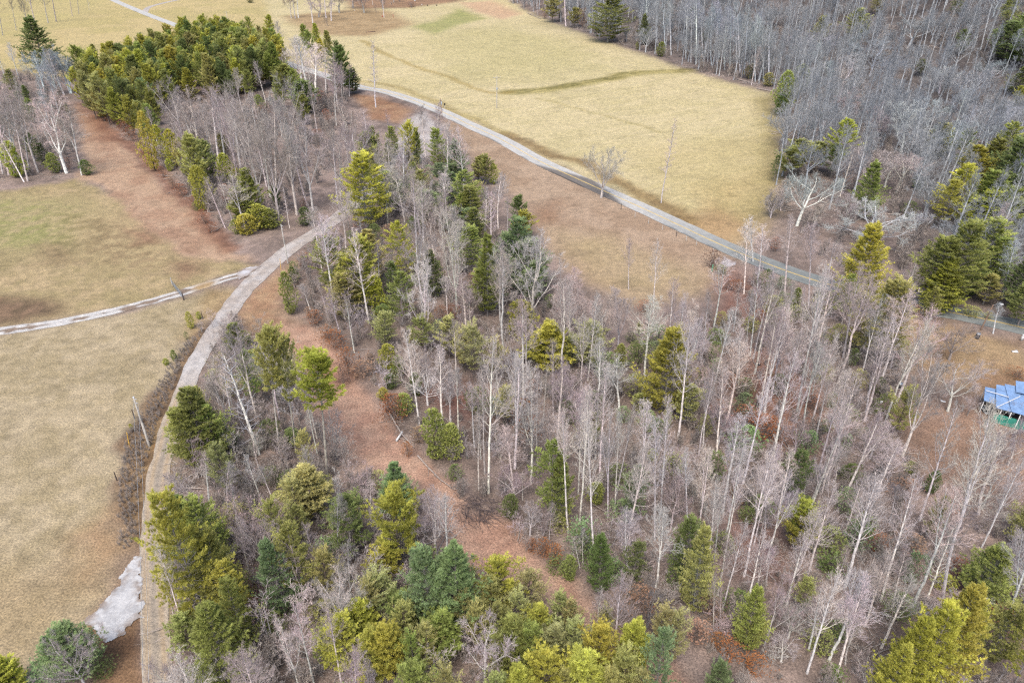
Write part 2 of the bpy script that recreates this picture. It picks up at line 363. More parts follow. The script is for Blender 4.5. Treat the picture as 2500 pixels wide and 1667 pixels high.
paint([(995, 285), (1035, 272), (1090, 318), (1062, 352), (1030, 400), (1005, 380), (985, 330)], (214, 207, 202), (192, 182, 176), 2.0, midn, .95)
paint([(860, 228), (930, 238), (1000, 268), (985, 300), (900, 290)], (176, 132, 98), (190, 150, 112), 3, midn, .8)
paint([(2190, 770), (2330, 792), (2520, 835), (2640, 1000), (2470, 990), (2330, 930), (2240, 900), (2190, 850)], (196, 168, 128), (168, 136, 104), 4, midn, .9)
paint([(2200, 1000), (2360, 980), (2520, 1080), (2520, 1220), (2300, 1200), (2210, 1100)], (166, 134, 112), (182, 148, 122), 5, midn, .8)
paint([(1800, 840), (1960, 900), (2040, 1020), (1900, 1120), (1820, 1000)], (160, 112, 92), (178, 130, 106), 6, midn, .8)
paint([(1760, 650), (1850, 690), (1830, 760), (1760, 780)], (150, 98, 80), (166, 112, 92), 5, midn, .7)
for (a, b_, r_) in ((600, 1490, 3.5), (850, 640, 3), (1100, 960, 3), (760, 930, 3), (1160, 1000, 2.5), (1880, 760, 4), (1850, 1330, 3), (2420, 1500, 3.5)):
    gx, gy = at(a, b_)
    if r_ < 9: paint([(gx + r_ * math.cos(k), gy + r_ * 1.2 * math.sin(k)) for k in np.arange(0, 6.28, .8)], (164, 104, 84), (150, 88, 74), 4, sm, .6, False)
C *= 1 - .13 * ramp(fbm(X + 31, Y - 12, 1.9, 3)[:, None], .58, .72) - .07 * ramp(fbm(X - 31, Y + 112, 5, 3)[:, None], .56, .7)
HILLW = [(112,292),(30,470),(20,900),(900,900),(900,-50),(120,60),(86,120),(95,200)]
paint(HILLW, (106, 102, 101), (128, 122, 119), 22, midn, .85, False)
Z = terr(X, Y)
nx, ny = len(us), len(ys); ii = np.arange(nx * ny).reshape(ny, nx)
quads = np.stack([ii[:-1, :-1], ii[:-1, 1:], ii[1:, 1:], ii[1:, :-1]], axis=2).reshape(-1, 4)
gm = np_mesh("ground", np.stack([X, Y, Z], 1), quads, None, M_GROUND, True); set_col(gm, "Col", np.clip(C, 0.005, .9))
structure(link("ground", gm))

def strip(name, path, half, colf, m, lift, cross, jit):
    p = np.array(path); t = np.gradient(p, axis=0); t /= np.linalg.norm(t, axis=1, keepdims=True); nn = np.stack([t[:, 1], -t[:, 0]], 1)
    s = np.concatenate([[0], np.cumsum(np.linalg.norm(np.diff(p, axis=0), axis=1))])
    us_ = np.linspace(-1, 1, cross); V = []; Cc = []
    hw = half(s) if callable(half) else np.full(len(s), half)
    jl = (fbm(s, s * 0 + 3, 2.2, 3) - .5) * 2 * jit; jr = (fbm(s, s * 0 + 77, 2.2, 3) - .5) * 2 * jit
    for u in us_:
        w = hw * u + np.where(u > .9, jr, np.where(u < -.9, jl, 0)); q = p + nn * w[:, None]
        V.append(np.column_stack([q, terr(q[:, 0], q[:, 1]) + lift])); Cc.append(colf(s, np.full(len(s), u), q))
    V = np.stack(V, 1).reshape(-1, 3); Cc = np.stack(Cc, 1).reshape(-1, 3); k = np.arange(len(s) * cross).reshape(len(s), cross)
    q = np.stack([k[:-1, :-1], k[:-1, 1:], k[1:, 1:], k[1:, :-1]], 2).reshape(-1, 4)
    me = np_mesh(name, V, q, None, m, True); set_col(me, "Col", Cc); return structure(link(name, me))
ms = np.concatenate([[0], np.cumsum(np.linalg.norm(np.diff(MAIN, axis=0), axis=1))])
def s_at(px, py):
    g = np.array(at(px, py)); return ms[np.argmin(np.hypot(*(MAIN - g).T))]
S1, S2, S3 = s_at(1370, 418), s_at(1490, 474), s_at(2000, 690)
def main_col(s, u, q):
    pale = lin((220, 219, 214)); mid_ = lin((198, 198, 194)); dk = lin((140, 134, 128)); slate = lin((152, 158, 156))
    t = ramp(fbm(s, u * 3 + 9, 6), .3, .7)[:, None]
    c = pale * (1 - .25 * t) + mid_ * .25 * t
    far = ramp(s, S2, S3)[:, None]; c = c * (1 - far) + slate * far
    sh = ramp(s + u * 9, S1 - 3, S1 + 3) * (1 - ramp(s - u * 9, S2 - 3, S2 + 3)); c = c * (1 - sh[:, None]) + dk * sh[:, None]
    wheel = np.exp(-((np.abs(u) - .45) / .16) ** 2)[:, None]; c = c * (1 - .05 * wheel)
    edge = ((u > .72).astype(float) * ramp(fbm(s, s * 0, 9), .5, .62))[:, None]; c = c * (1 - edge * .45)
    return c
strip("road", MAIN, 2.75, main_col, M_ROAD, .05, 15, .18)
def drive_col(s, u, q):
    T = s / s[-1]
    g = lin((210, 204, 199)); tan = lin((214, 202, 184)); wh = lin((216, 214, 212)); br = lin((160, 138, 114)); orange = lin((200, 168, 120))
    t = ramp(fbm(q[:, 0], q[:, 1], 2.0), .3, .7)[:, None]
    c = g * (1 - t * .35) + br * t * .35
    yy = q[:, 1]; low = ramp(-yy, -92, -84)[:, None]; c = c * (1 - low) + (tan * .75 + br * .25) * low
    whz = np.exp(-((yy - 95) / 5.0) ** 2)[:, None] * .6; c = c * (1 - whz) + wh * whz
    tr = np.exp(-((np.abs(u) - .52) / .2) ** 2)[:, None]; c = c * (1 - low * tr * .4) + orange * low * tr * .4
    c = c * (1 + .10 * tr * (1 - low)); ctr = np.exp(-(u / .22) ** 2)[:, None]
    c = c * (1 - ctr * low * .5) + lin((150, 142, 132)) * ctr * low * .5
    return c
strip("gravel_drive", DRIVE, lambda s: 1.95 - .6 * ramp(s, s[-1] * .55, s[-1] * .8), drive_col, M_GRAVEL, .06, 15, .25)
def lane_col(s, u, q):
    wh = lin((226, 224, 220)); br = lin((160, 142, 126)); tan = lin((196, 168, 126))
    t = ramp(fbm(q[:, 0], q[:, 1], 2.4) + .25 * np.exp(-(u / .3) ** 2), .56, .72)[:, None]
    c = wh * (1 - t) + br * t
    px, py, _ = proj(q[:, 0], q[:, 1], 0 * q[:, 0])
    gap = ramp(px, 455, 490) * (1 - ramp(px, 505, 545)); gap = np.clip(gap * (.7 + .9 * (fbm(q[:, 0], q[:, 1], 1.5) - .3)), 0, 1)[:, None]
    return c * (1 - gap) + tan * gap
strip("gravel_path", LANE, 1.35, lane_col, M_GRAVEL, .045, 13, .35)
strip("lane", FARLANE, 2.0, lambda s, u, q: np.repeat(lin((206, 198, 190))[None], len(s), 0), M_GRAVEL, .04, 5, .3)
def line_seg(a, b, off, wid):
    k = (ms >= a) & (ms <= b); p = MAIN[k]; t = np.gradient(p, axis=0); t /= np.linalg.norm(t, axis=1, keepdims=True); n_ = np.stack([t[:, 1], -t[:, 0]], 1)
    l, r = p + n_ * (off - wid), p + n_ * (off + wid)
    return l, r
def road_lines():
    V, Q = [], []
    for off in (-.11, .11):
        l, r = line_seg(s_at(860, 208), ms[-1], off, .075); b = len(V)
        for i in range(len(l)):
            V += [(l[i][0], l[i][1], float(terr(*l[i])) + .058), (r[i][0], r[i][1], float(terr(*r[i])) + .058)]
        Q += [(b + 2 * i, b + 2 * i + 1, b + 2 * i + 3, b + 2 * i + 2) for i in range(len(l) - 1)]
    structure(link("road_marking", new_mesh("road_marking", V, Q, M_LINE)))
road_lines()
def patch(name, poly, m, a, b, lift, step, jit):
    """a ragged sheet of loose stone: grid cells whose centre lies in the outline"""
    pw = poly_world(poly); x0, y0 = np.min(pw, 0) - .5; x1, y1 = np.max(pw, 0) + .5
    gx = np.arange(x0, x1, step); gy = np.arange(y0, y1, step); GX, GY = np.meshgrid(gx, gy)
    cx = GX[:-1, :-1] + step / 2; cy = GY[:-1, :-1] + step / 2
    wx = cx + (fbm(cx, cy, 1.2, 3) - .5) * jit; wy = cy + (fbm(cx + 50, cy, 1.2, 3) - .5) * jit
    keep = inpoly(wx, wy, pw); i_ = np.arange(GX.size).reshape(GX.shape)
    q = np.stack([i_[:-1, :-1], i_[:-1, 1:], i_[1:, 1:], i_[1:, :-1]], 2)[keep]
    x, yv = GX.ravel(), GY.ravel(); V = np.stack([x, yv, terr(x, yv) + lift + .05 * fbm(x, yv, .4, 2)], 1)
    me = np_mesh(name, V, q, None, m, True); t = ramp(fbm(x, yv, 1.1, 3), .35, .75)[:, None]; cc = lin(a) * (1 - t) + lin(b) * t; e = polydist(x, yv, pw); w = (np.clip(1 - e / max(.5, jit * .8), 0, 1) * ramp(fbm(x + 9, yv, .7, 3), .35, .6))[:, None] * .75; set_col(me, "Col", cc * (1 - w) + lin((146, 118, 92)) * w)
    return structure(link(name, me))
patch("white_gravel", [(329, 1360), (347, 1364), (346, 1440), (345, 1512), (330, 1520), (312, 1532), (290, 1552), (268, 1565), (235, 1545), (203, 1522), (240, 1485), (285, 1430), (308, 1390)], M_STONE, (228, 229, 231), (206, 207, 210), .07, .1, 1.5)
patch("pale_gravel", [(1768, 628), (1796, 640), (1798, 648), (1770, 658), (1756, 652)], M_STONE, (216, 212, 214), (190, 176, 172), .05, .2, .8)
patch("gravel_fork", [(575, 668), (612, 652), (640, 648), (600, 676), (582, 684)], M_STONE, (226, 226, 230), (200, 190, 184), .075, .15, 1.2)

# ------------------------------------------------------------------ tree shapes (each tree: trunk mesh + crown mesh)
def add(p, d, s): return (p[0] + d[0] * s, p[1] + d[1] * s, p[2] + d[2] * s)
def limb(mb, r_, p, d, L, r0, r1, seg, curl, up, n):
    pts, rad, dirs = [p], [r0], [d]
    for i in range(seg):
        d = nrm((d[0] + r_.gauss(0, curl), d[1] + r_.gauss(0, curl), d[2] + r_.gauss(0, curl * .6) + up))
        p = add(p, d, L / seg); pts.append(p); rad.append(r0 + (r1 - r0) * (i + 1) / seg); dirs.append(d)
    mb.tube(pts, rad, n); return pts, rad, dirs
def on(pts, rad, dirs, t):
    f = t * (len(pts) - 1); i = min(int(f), len(pts) - 2); k = f - i
    return tuple(pts[i][j] * (1 - k) + pts[i + 1][j] * k for j in range(3)), rad[i] * (1 - k) + rad[i + 1] * k, dirs[i + 1]
TW = .0125
def twigs(mb, r_, pts, rad, dirs, n, L, ang, t0, lev, up=.10):
    for _ in range(n):
        t = t0 + (1 - t0) * r_.random() ** .8
        p, r, d = on(pts, rad, dirs, t); dd = tilt(d, ang * r_.uniform(.6, 1.4), r_.uniform(0, 6.28)); l = L * (1.1 - .55 * t) * r_.uniform(.6, 1.3)
        q = limb(mb, r_, p, dd, l, max(TW, min(r * .6, .028)), TW * .7, 3 if lev else 2, .16, up, 3)
        if lev: twigs(mb, r_, *q, lev, L * .5, ang, .3, 0, up)
def make_poplar(seed, fork=False, rs=1.0, brush=27, c0=.44, Lk=.20, low=58, hi=24, wob=.03):
    r_ = random.Random(seed); H = 24.0; tb, cb = MB(), MB()
    pts, rad = [(0, 0, -.4)], [.30 * rs]; x = y_ = 0; k = 15; bx, by = r_.gauss(0, .012), r_.gauss(0, .012)
    for i in range(1, k + 1):
        x += r_.gauss(bx * H / k * 3, wob * H / k); y_ += r_.gauss(by * H / k * 3, wob * H / k); z = H * .96 * i / k
        pts.append((x, y_, z)); rad.append((.235 * (1 - i / k) ** .75 + .03) * rs)
    dirs = [nrm(tuple(pts[min(i, k)][j] - pts[max(i - 1, 0)][j] for j in range(3))) for i in range(k + 1)]; dirs[0] = dirs[1]
    tb.tube(pts, rad, 7)
    axes = [(pts, rad, dirs, 1.0)]
    if fork:
        p, r, d = on(pts, rad, dirs, r_.uniform(.38, .55)); dd = tilt(d, .30, r_.uniform(0, 6.28))
        f = limb(tb, r_, p, dd, H * .45, r * .75, .03, 7, .05, .10, 6); axes.append((*f, .8))
    for (P_, R_, D_, sc) in axes:
        nb = int(brush * sc)
        for j in range(nb):
            t = (c0 if sc == 1 else .25) + (.98 - (c0 if sc == 1 else .25)) * (j + r_.random()) / nb
            p, r, d = on(P_, R_, D_, t); u = (t - c0) / (1 - c0)
            ang = math.radians(low + (hi - low) * max(0, u) + r_.gauss(0, 7)); L = H * Lk * (1.08 - .72 * max(0, u) ** 1.4) * r_.uniform(.6, 1.25) * sc
            q = limb(tb if r_.random() < .5 else cb, r_, p, tilt(d, ang, j * 2.4 + r_.gauss(0, .5)), L, min(r * .5, .06), .016, 5, .10, .09, 4)
            twigs(cb, r_, *q, 12, L * .42, .75, .12, 4)
        twigs(cb, r_, P_, R_, D_, 8, H * .07, .6, .85, 4)
    for j in range(r_.randint(1, 4)):
        p, r, d = on(pts, rad, dirs, r_.uniform(.12, .4)); q = limb(cb, r_, p, tilt(d, 1.3, r_.uniform(0, 6.28)), r_.uniform(.8, 2.6), .03, .012, 4, .18, .03, 3); twigs(cb, r_, *q, 4, .7, .8, .3, 0)
    return H, tb.mesh("trunk", M_BARK, True), cb.mesh("crown", M_BARK)
def make_oak(seed, ht=.30, limbs=6, spread=50, up=.07, H=17.0):
    r_ = random.Random(seed); tb, cb = MB(), MB(); hz = H * ht * r_.uniform(.85, 1.15)
    T = limb(tb, r_, (0, 0, -.4), (0, 0, 1), hz + .4, .36, .27, 6, .035, .02, 8)
    T2 = limb(tb, r_, T[0][-1], T[2][-1], H * .5, .24, .05, 8, .09, .05, 7)
    for j in range(limbs):
        base = T if j < limbs * .45 else T2; t = r_.uniform(.8, 1) if base is T else r_.uniform(.02, .6)
        p, r, d = on(*base, t); L = H * r_.uniform(.44, .60) * (1 if base is T else .85)
        q = limb(tb, r_, p, tilt((0, 0, 1), math.radians(spread * r_.uniform(.7, 1.25)), j * 2.4 + r_.gauss(0, .3)), L, min(r * .6, .13), .03, 8, .11, up, 6)
        for k in range(6):
            t = .22 + .75 * (k + r_.random()) / 6; p2, r2, d2 = on(*q, t); L2 = L * .50 * (1.15 - .7 * t) * r_.uniform(.7, 1.25)
            q2 = limb(tb if k < 3 else cb, r_, p2, tilt(d2, r_.uniform(.5, 1.0), r_.uniform(0, 6.28)), L2, min(r2 * .6, .06), .016, 6, .13, .06, 4)
            for m in range(6):
                p3, r3, d3 = on(*q2, r_.uniform(.25, .95)); q3 = limb(cb, r_, p3, tilt(d3, r_.uniform(.5, 1.0), r_.uniform(0, 6.28)), L2 * .5 * r_.uniform(.6, 1.2), .028, .013, 4, .16, .06, 3)
                twigs(cb, r_, *q3, 9, L2 * .30, .75, .1, 0)
            twigs(cb, r_, *q2, 8, L2 * .34, .7, .3, 3)
    for k in range(10):
        p2, r2, d2 = on(*T2, .35 + .6 * k / 10); q2 = limb(cb, r_, p2, tilt(d2, r_.uniform(.5, 1.0), k * 2.4), H * .17 * r_.uniform(.7, 1.2), .05, .015, 5, .14, .07, 4)
        twigs(cb, r_, *q2, 9, H * .07, .75, .2, 4)
    return H, tb.mesh("trunk", M_BARK, True), cb.mesh("crown", M_BARK)
def make_sapling(seed, stems=3, H=7.0, k=9):
    r_ = random.Random(seed); tb, cb = MB(), MB()
    for s in range(stems):
        a = r_.uniform(0, 6.28); tl = r_.uniform(.02, .22) if stems > 1 else .03
        q = limb(tb, r_, (math.cos(a) * .15, math.sin(a) * .15, -.2), tilt((0, 0, 1), tl, a), H * r_.uniform(.7, 1), .05, .012, 8, .06, .03, 4)
        for j in range(k):
            p, r, d = on(*q, .22 + .76 * (j + r_.random()) / k); L = H * .26 * r_.uniform(.5, 1.2)
            b = limb(cb, r_, p, tilt(d, r_.uniform(.5, 1.0), j * 2.4 + a), L, min(r * .6, .022), .01, 4, .13, .07, 3); twigs(cb, r_, *b, 6, L * .45, .75, .2, 3)
    return H, tb.mesh("trunk", M_BARK), cb.mesh("crown", M_BARK)
def make_dead(seed):
    r_ = random.Random(seed); H = 17.0; tb, cb = MB(), MB(); T = limb(tb, r_, (0, 0, -.4), (0, 0, 1), H, .24, .04, 12, .03, .01, 7)
    for j in range(46):
        t = .18 + .8 * j / 46; p, r, d = on(*T, t); L = (3.2 - 1.9 * t) * r_.uniform(.5, 1.15)
        q = limb(cb, r_, p, tilt(d, r_.uniform(1.1, 1.6), j * 2.4 + r_.gauss(0, .4)), L, .055, .02, 5, .08, .10, 4)
        for m in range(r_.randint(1, 4)):
            p2, r2, d2 = on(*q, r_.uniform(.3, .9)); limb(cb, r_, p2, tilt(d2, .9, r_.uniform(0, 6.28)), L * .3, .02, .012, 3, .15, .05, 3)
    return H, tb.mesh("trunk", M_BARK, True), cb.mesh("crown", M_BARK)
def tuft(mb, r_, p, d, L, w, n, v, spread=.75):
    for i in range(n):
        dd = tilt(d, r_.uniform(.1, spread), r_.uniform(0, 6.28)); l = L * r_.uniform(.6, 1.15)
        s = nrm((-dd[1] + r_.uniform(-.3, .3), dd[0] + r_.uniform(-.3, .3), r_.uniform(-.55, .55)))
        q = add(p, dd, l); b = add(p, dd, l * .25)
        mb.tri.append((*add(b, s, w), *add(b, s, -w), *q)); mb.tint.append(v * r_.uniform(.8, 1.2))
def make_pine(seed, H=20.0, c0=.22, Lmax=4.2, gap=.75, per=5, peak=.3, rise=12, L_t=.5, w_t=.06, n_t=8, dens=1.0, irr=.3, tip=.14, trunk_r=.2, branchlets=5):
    r_ = random.Random(seed); tb, cb = MB(), MB(); T = limb(tb, r_, (0, 0, -.4), (0, 0, 1), H + .2, trunk_r, .03, 12, .012, .02, 7)
    z = c0 * H; az = 0
    while z < H * .985:
        u = (z - c0 * H) / (H * (1 - c0)); env = (u / peak) ** .6 if u < peak else ((1 - u) / (1 - peak)) ** .55
        env = max(tip, .45 + .55 * env if u < peak else env)
        off = r_.uniform(.75, 1.15); lop = r_.uniform(0, 6.28)
        for k in range(per):
            az += 6.283 / per + r_.gauss(0, .25); L = Lmax * env * off * r_.uniform(1 - irr, 1 + irr * .7) * (1 + .18 * math.cos(az - lop))
            if r_.random() > dens: continue
            p, r, d = on(*T, min(.999, (z + .4) / (H + .6))); ang = math.radians(90 - rise - 32 * u + r_.gauss(0, 6))
            q = limb(tb, r_, p, tilt((0, 0, 1), ang, az), L, min(.05, r * .5), .012, 4, .05, .05, 3)
            vb = r_.uniform(.78, 1.22)
            for m in range(branchlets):
                t = .3 + .7 * (m + r_.random()) / branchlets; p2, r2, d2 = on(*q, t); side = r_.choice((-1, 1)); l2 = L * .42 * (1.2 - .8 * t) + .15
                d3 = nrm((d2[0] - side * d2[1] * .9, d2[1] + side * d2[0] * .9, d2[2] + r_.uniform(-.05, .22)))
                for f in ((.25, .65, 1.0) if l2 > .6 else (.4, 1.0)): tuft(cb, r_, add(p2, d3, l2 * f), nrm((d3[0], d3[1], d3[2] + .35)), L_t, w_t, n_t, vb * r_.uniform(.85, 1.15))
            tuft(cb, r_, q[0][-1], q[2][-1], L_t * 1.1, w_t, n_t, vb * 1.1); tuft(cb, r_, q[0][-2], q[2][-1], L_t, w_t, n_t, vb)
        z += gap * r_.uniform(.75, 1.25)
    for k in range(4): tuft(cb, r_, (*T[0][-1][:2], H - .35 * k), (0, 0, 1), L_t, w_t, n_t, 1.1)
    return H, tb.mesh("trunk", M_BARK, True), cb.mesh("crown", M_NEEDLE)
def make_bush(seed, H=5.0, R=1.4, n=420, egg=.38, L=.34, w=.055, nt_=6, leaf=False, bottom=.03):
    r_ = random.Random(seed); tb, cb = MB(), MB(); lob = [(r_.uniform(0, 6.28), r_.uniform(.1, .9), r_.uniform(.15, .4)) for _ in range(7)]
    for s in range(3 if not leaf else 5):
        limb(tb, r_, (0, 0, -.2), tilt((0, 0, 1), r_.uniform(.03, .28), r_.uniform(0, 6.28)), H * r_.uniform(.6, .92), .06, .015, 6, .06, .03, 4)
    for i in range(n):
        u = bottom + (1 - bottom) * r_.random() ** .9; a = r_.uniform(0, 6.28)
        env = (u / egg) ** .45 if u < egg else math.sqrt(max(0, 1 - ((u - egg) / (1 - egg)) ** 1.6))
        for (la, lu, lk) in lob: env *= 1 + lk * (math.exp(-((u - lu) / .12) ** 2) * math.cos(a - la))
        rr = R * env * (r_.random() ** .4) * r_.uniform(.8, 1.08); p = (rr * math.cos(a), rr * math.sin(a), u * H); d = nrm((math.cos(a), math.sin(a), .55 if not leaf else .3))
        if leaf and i % 3 == 0: limb(tb, r_, (p[0] * .25, p[1] * .25, p[2] * .6), nrm((p[0], p[1], p[2] * .4)), math.hypot(p[0] * .75, p[1] * .75, p[2] * .4), .014, .008, 2, .1, .02, 3)
        tuft(cb, r_, p, d, L, w, nt_, r_.uniform(.75, 1.25), 1.1 if leaf else .8)
    return H, tb.mesh("trunk", M_BARK), cb.mesh("crown", M_LEAF if leaf else M_NEEDLE)
SHAPES = {
 'P': [make_poplar(11), make_poplar(12, True), make_poplar(13, brush=22, c0=.5, low=50, hi=20), make_poplar(14, brush=30, c0=.4, Lk=.22), make_poplar(15, True, brush=22, c0=.5),
       make_poplar(16, brush=24, c0=.56, Lk=.17, low=46, hi=18), make_poplar(17, brush=28, c0=.36, Lk=.18, low=70, hi=35), make_poplar(18, True, brush=24, c0=.46, wob=.075), make_poplar(19, brush=22, c0=.6, Lk=.2, low=44, hi=16)],
 'N': [make_poplar(31, rs=.62, brush=26, c0=.25, Lk=.085, low=70, hi=40), make_poplar(32, rs=.62, brush=30, c0=.35, Lk=.075, low=80, hi=30)],
 'O': [make_oak(41), make_oak(42, .26, 7, 58), make_oak(43, .36, 6, 42, .10), make_oak(44, .2, 7, 48, .10), make_oak(45, .33, 6, 62, .05), make_oak(46, .15, 8, 36, .11), make_oak(47, .4, 5, 50, .06)],
 'S': [make_sapling(51), make_sapling(52, 1, 7, 14), make_sapling(53, 4), make_sapling(54, 2), make_sapling(55, 5, 7, 7), make_sapling(56, 1, 7, 16)],
 'D': [make_dead(61)],
 'W': [make_pine(71, 20, .22, 4.6, .72, 6, .32, 14, .55, .046, 20, 1, .35, .22, .2, 5), make_pine(72, 20, .10, 5.0, .7, 6, .25, 12, .55, .046, 20, 1, .35, .22, .2, 5), make_pine(73, 20, .28, 4.2, .85, 5, .4, 14, .55, .046, 20, .88, .5, .25, .2, 5),
       make_pine(74, 20, .06, 4.8, .65, 6, .25, 16, .55, .046, 20, 1, .3, .25, .2, 5), make_pine(75, 20, .2, 4.4, .8, 5, .45, 18, .55, .046, 20, .85, .55, .3, .2, 5)],
 'H': [make_pine(81, 20, .56, 3.2, .5, 6, .5, 22, .50, .045, 19, 1, .35, .3, .19, 5), make_pine(82, 20, .62, 3.4, .5, 6, .45, 20, .50, .045, 19, .95, .45, .3, .19, 5), make_pine(83, 20, .5, 2.8, .6, 5, .5, 22, .50, .045, 19, .9, .5, .3, .19, 5)],
 'V': [make_pine(91, 12, .14, 3.0, .46, 6, .35, 26, .47, .042, 17, 1, .35, .34, .13, 4), make_pine(92, 12, .22, 3.2, .5, 5, .4, 30, .47, .042, 17, .92, .5, .36, .13, 4), make_pine(93, 12, .1, 2.9, .46, 6, .3, 24, .47, .042, 17, 1, .4, .3, .12, 4),
       make_pine(94, 12, .28, 3.3, .5, 5, .5, 32, .48, .042, 17, .9, .5, .4, .13, 4), make_pine(95, 12, .18, 2.8, .44, 6, .35, 28, .45, .042, 17, .95, .45, .3, .12, 4)],
 'E': [make_pine(131, 12, .22, 3.2, .6, 5, .45, 34, .40, .036, 11, .95, .5, .45, .12, 6), make_pine(132, 12, .2, 3.0, .6, 5, .45, 36, .40, .036, 11, .95, .5, .4, .12, 6), make_pine(133, 12, .28, 3.1, .55, 5, .5, 32, .40, .036, 11, .9, .5, .5, .12, 6)],
 'C': [make_bush(101, 5, 1.4, 520, .38, .30, .05, 12), make_bush(102, 5, 1.15, 460, .3, .30, .05, 12), make_bush(103, 5, 1.7, 560, .42, .30, .05, 12)],
 'L': [make_bush(111, 3.4, 1.9, 330, .45, .30, .06, 5), make_bush(112, 3.4, 1.6, 280, .5, .30, .06, 5), make_bush(113, 3.4, 2.2, 330, .4, .32, .06, 5)],
 'R': [make_bush(121, 3.2, 1.5, 210, .5, .17, .06, 5, True, .12), make_bush(122, 3.2, 1.2, 170, .55, .17, .06, 5, True, .2), make_bush(123, 3.2, 1.8, 230, .5, .17, .06, 5, True, .1)],
}
FORKED = (1, 4, 7)
KIND = {'P': ('bare_tree', 'tree'), 'N': ('slender_tree', 'tree'), 'O': ('spreading_tree', 'tree'), 'S': ('bare_sapling', 'sapling'), 'D': ('dead_tree', 'dead tree'), 'W': ('white_pine', 'pine tree'), 'H': ('bare_stemmed_pine', 'pine tree'),
        'V': ('young_pine', 'pine tree'), 'E': ('feathery_pine', 'pine tree'), 'C': ('evergreen_shrub', 'shrub'), 'L': ('low_evergreen', 'shrub'), 'R': ('brown_leaved_sapling', 'sapling')}
DEFH = {'P': 21, 'N': 16, 'O': 15, 'S': 6, 'D': 17, 'W': 17, 'H': 18, 'V': 11, 'E': 10, 'C': 4.5, 'L': 2.8, 'R': 2.8}
GREENS = {'y': (0.501, 0.495, 0.11), 'g': (0.369, 0.407, 0.127), 'b': (0.275, 0.358, 0.176), 'd': (0.22, 0.27, 0.099), 'o': (0.44, 0.44, 0.171), 'f': (0.473, 0.462, 0.209)}
BARK = {'p': ((0.432, 0.396, 0.378), (0.45, 0.378, 0.372)), 'c': ((0.48, 0.49, 0.49), (0.45, 0.465, 0.475)), 'w': ((0.516, 0.494, 0.474), (0.552, 0.504, 0.49)), 'k': ((0.276, 0.256, 0.248), (0.228, 0.199, 0.194)), 'b': ((0.408, 0.444, 0.462), (0.354, 0.39, 0.42)), 'n': ((0.408, 0.382, 0.367), (0.402, 0.358, 0.348))}
RUST = {'r': (.30, .135, .07), 't': (.33, .21, .145), 'u': (.31, .135, .055), 'm': (.15, .085, .06)}
TREES = []
def jit(c, r_, a=.13):
    k = r_.uniform(1 - a, 1 + a); return tuple(max(0, v * k * r_.uniform(1 - a * .4, 1 + a * .4)) for v in c)
def plant(kind, x, y, h, wid=1.0, c=None, group=None, var=None, lean=None, hand=False):
    S = SHAPES[kind]; i = rng.randrange(len(S)) if var is None else var; H0, tm, cm = S[i]; s = h / H0
    nm, cat = KIND[kind]
    if kind == 'P' and i in FORKED: nm = 'forked_tree'
    z = float(terr(x, y))
    o = thing(nm, "", cat, (x, y, z - .02), rng.uniform(0, 6.28), group)
    l = lean if lean is not None else (rng.gauss(0, .022), rng.gauss(0, .022)); o.rotation_euler[0], o.rotation_euler[1] = l
    if kind in 'WV': wid *= 1.15
    if kind == 'R' and c != 'm': wid *= 1.15; s *= 1.2
    o.scale = (s * wid, s * wid, s)
    t = link("trunk", tm, o); k = link("crown", cm, o)
    if kind in 'PNOSD':
        a, b = BARK[c or 'n']; t.color = (*jit(a, rng), 1); k.color = (*jit(b, rng), 1)
    elif kind == 'R': t.color = (.26, .2, .17, 1); k.color = (*jit(RUST[c or 'r'], rng), 1)
    else:
        t.color = (*jit((.24, .22, .205) if kind in 'WH' else (.13, .11, .095), rng), 1); k.color = (*jit(GREENS[c or 'g'], rng, .16), 1)
    TREES.append(dict(o=o, k=kind, x=x, y=y, h=h, c=c, wid=wid * s, z=z, hand=hand, i=i)); return o
OFF = {1: (0, 0), 2: (830, 0), 3: (1660, 0), 4: (0, 550), 5: (830, 550), 6: (1660, 550), 7: (0, 1107), 8: (830, 1107), 9: (1660, 1107)}
W0 = {'O': 12.5, 'P': 7.5, 'N': 3.2, 'S': 3.6, 'W': 8.2, 'H': 6, 'V': 5.2, 'E': 6, 'C': 2.9, 'L': 3.8, 'R': 3.2, 'D': 5.5}
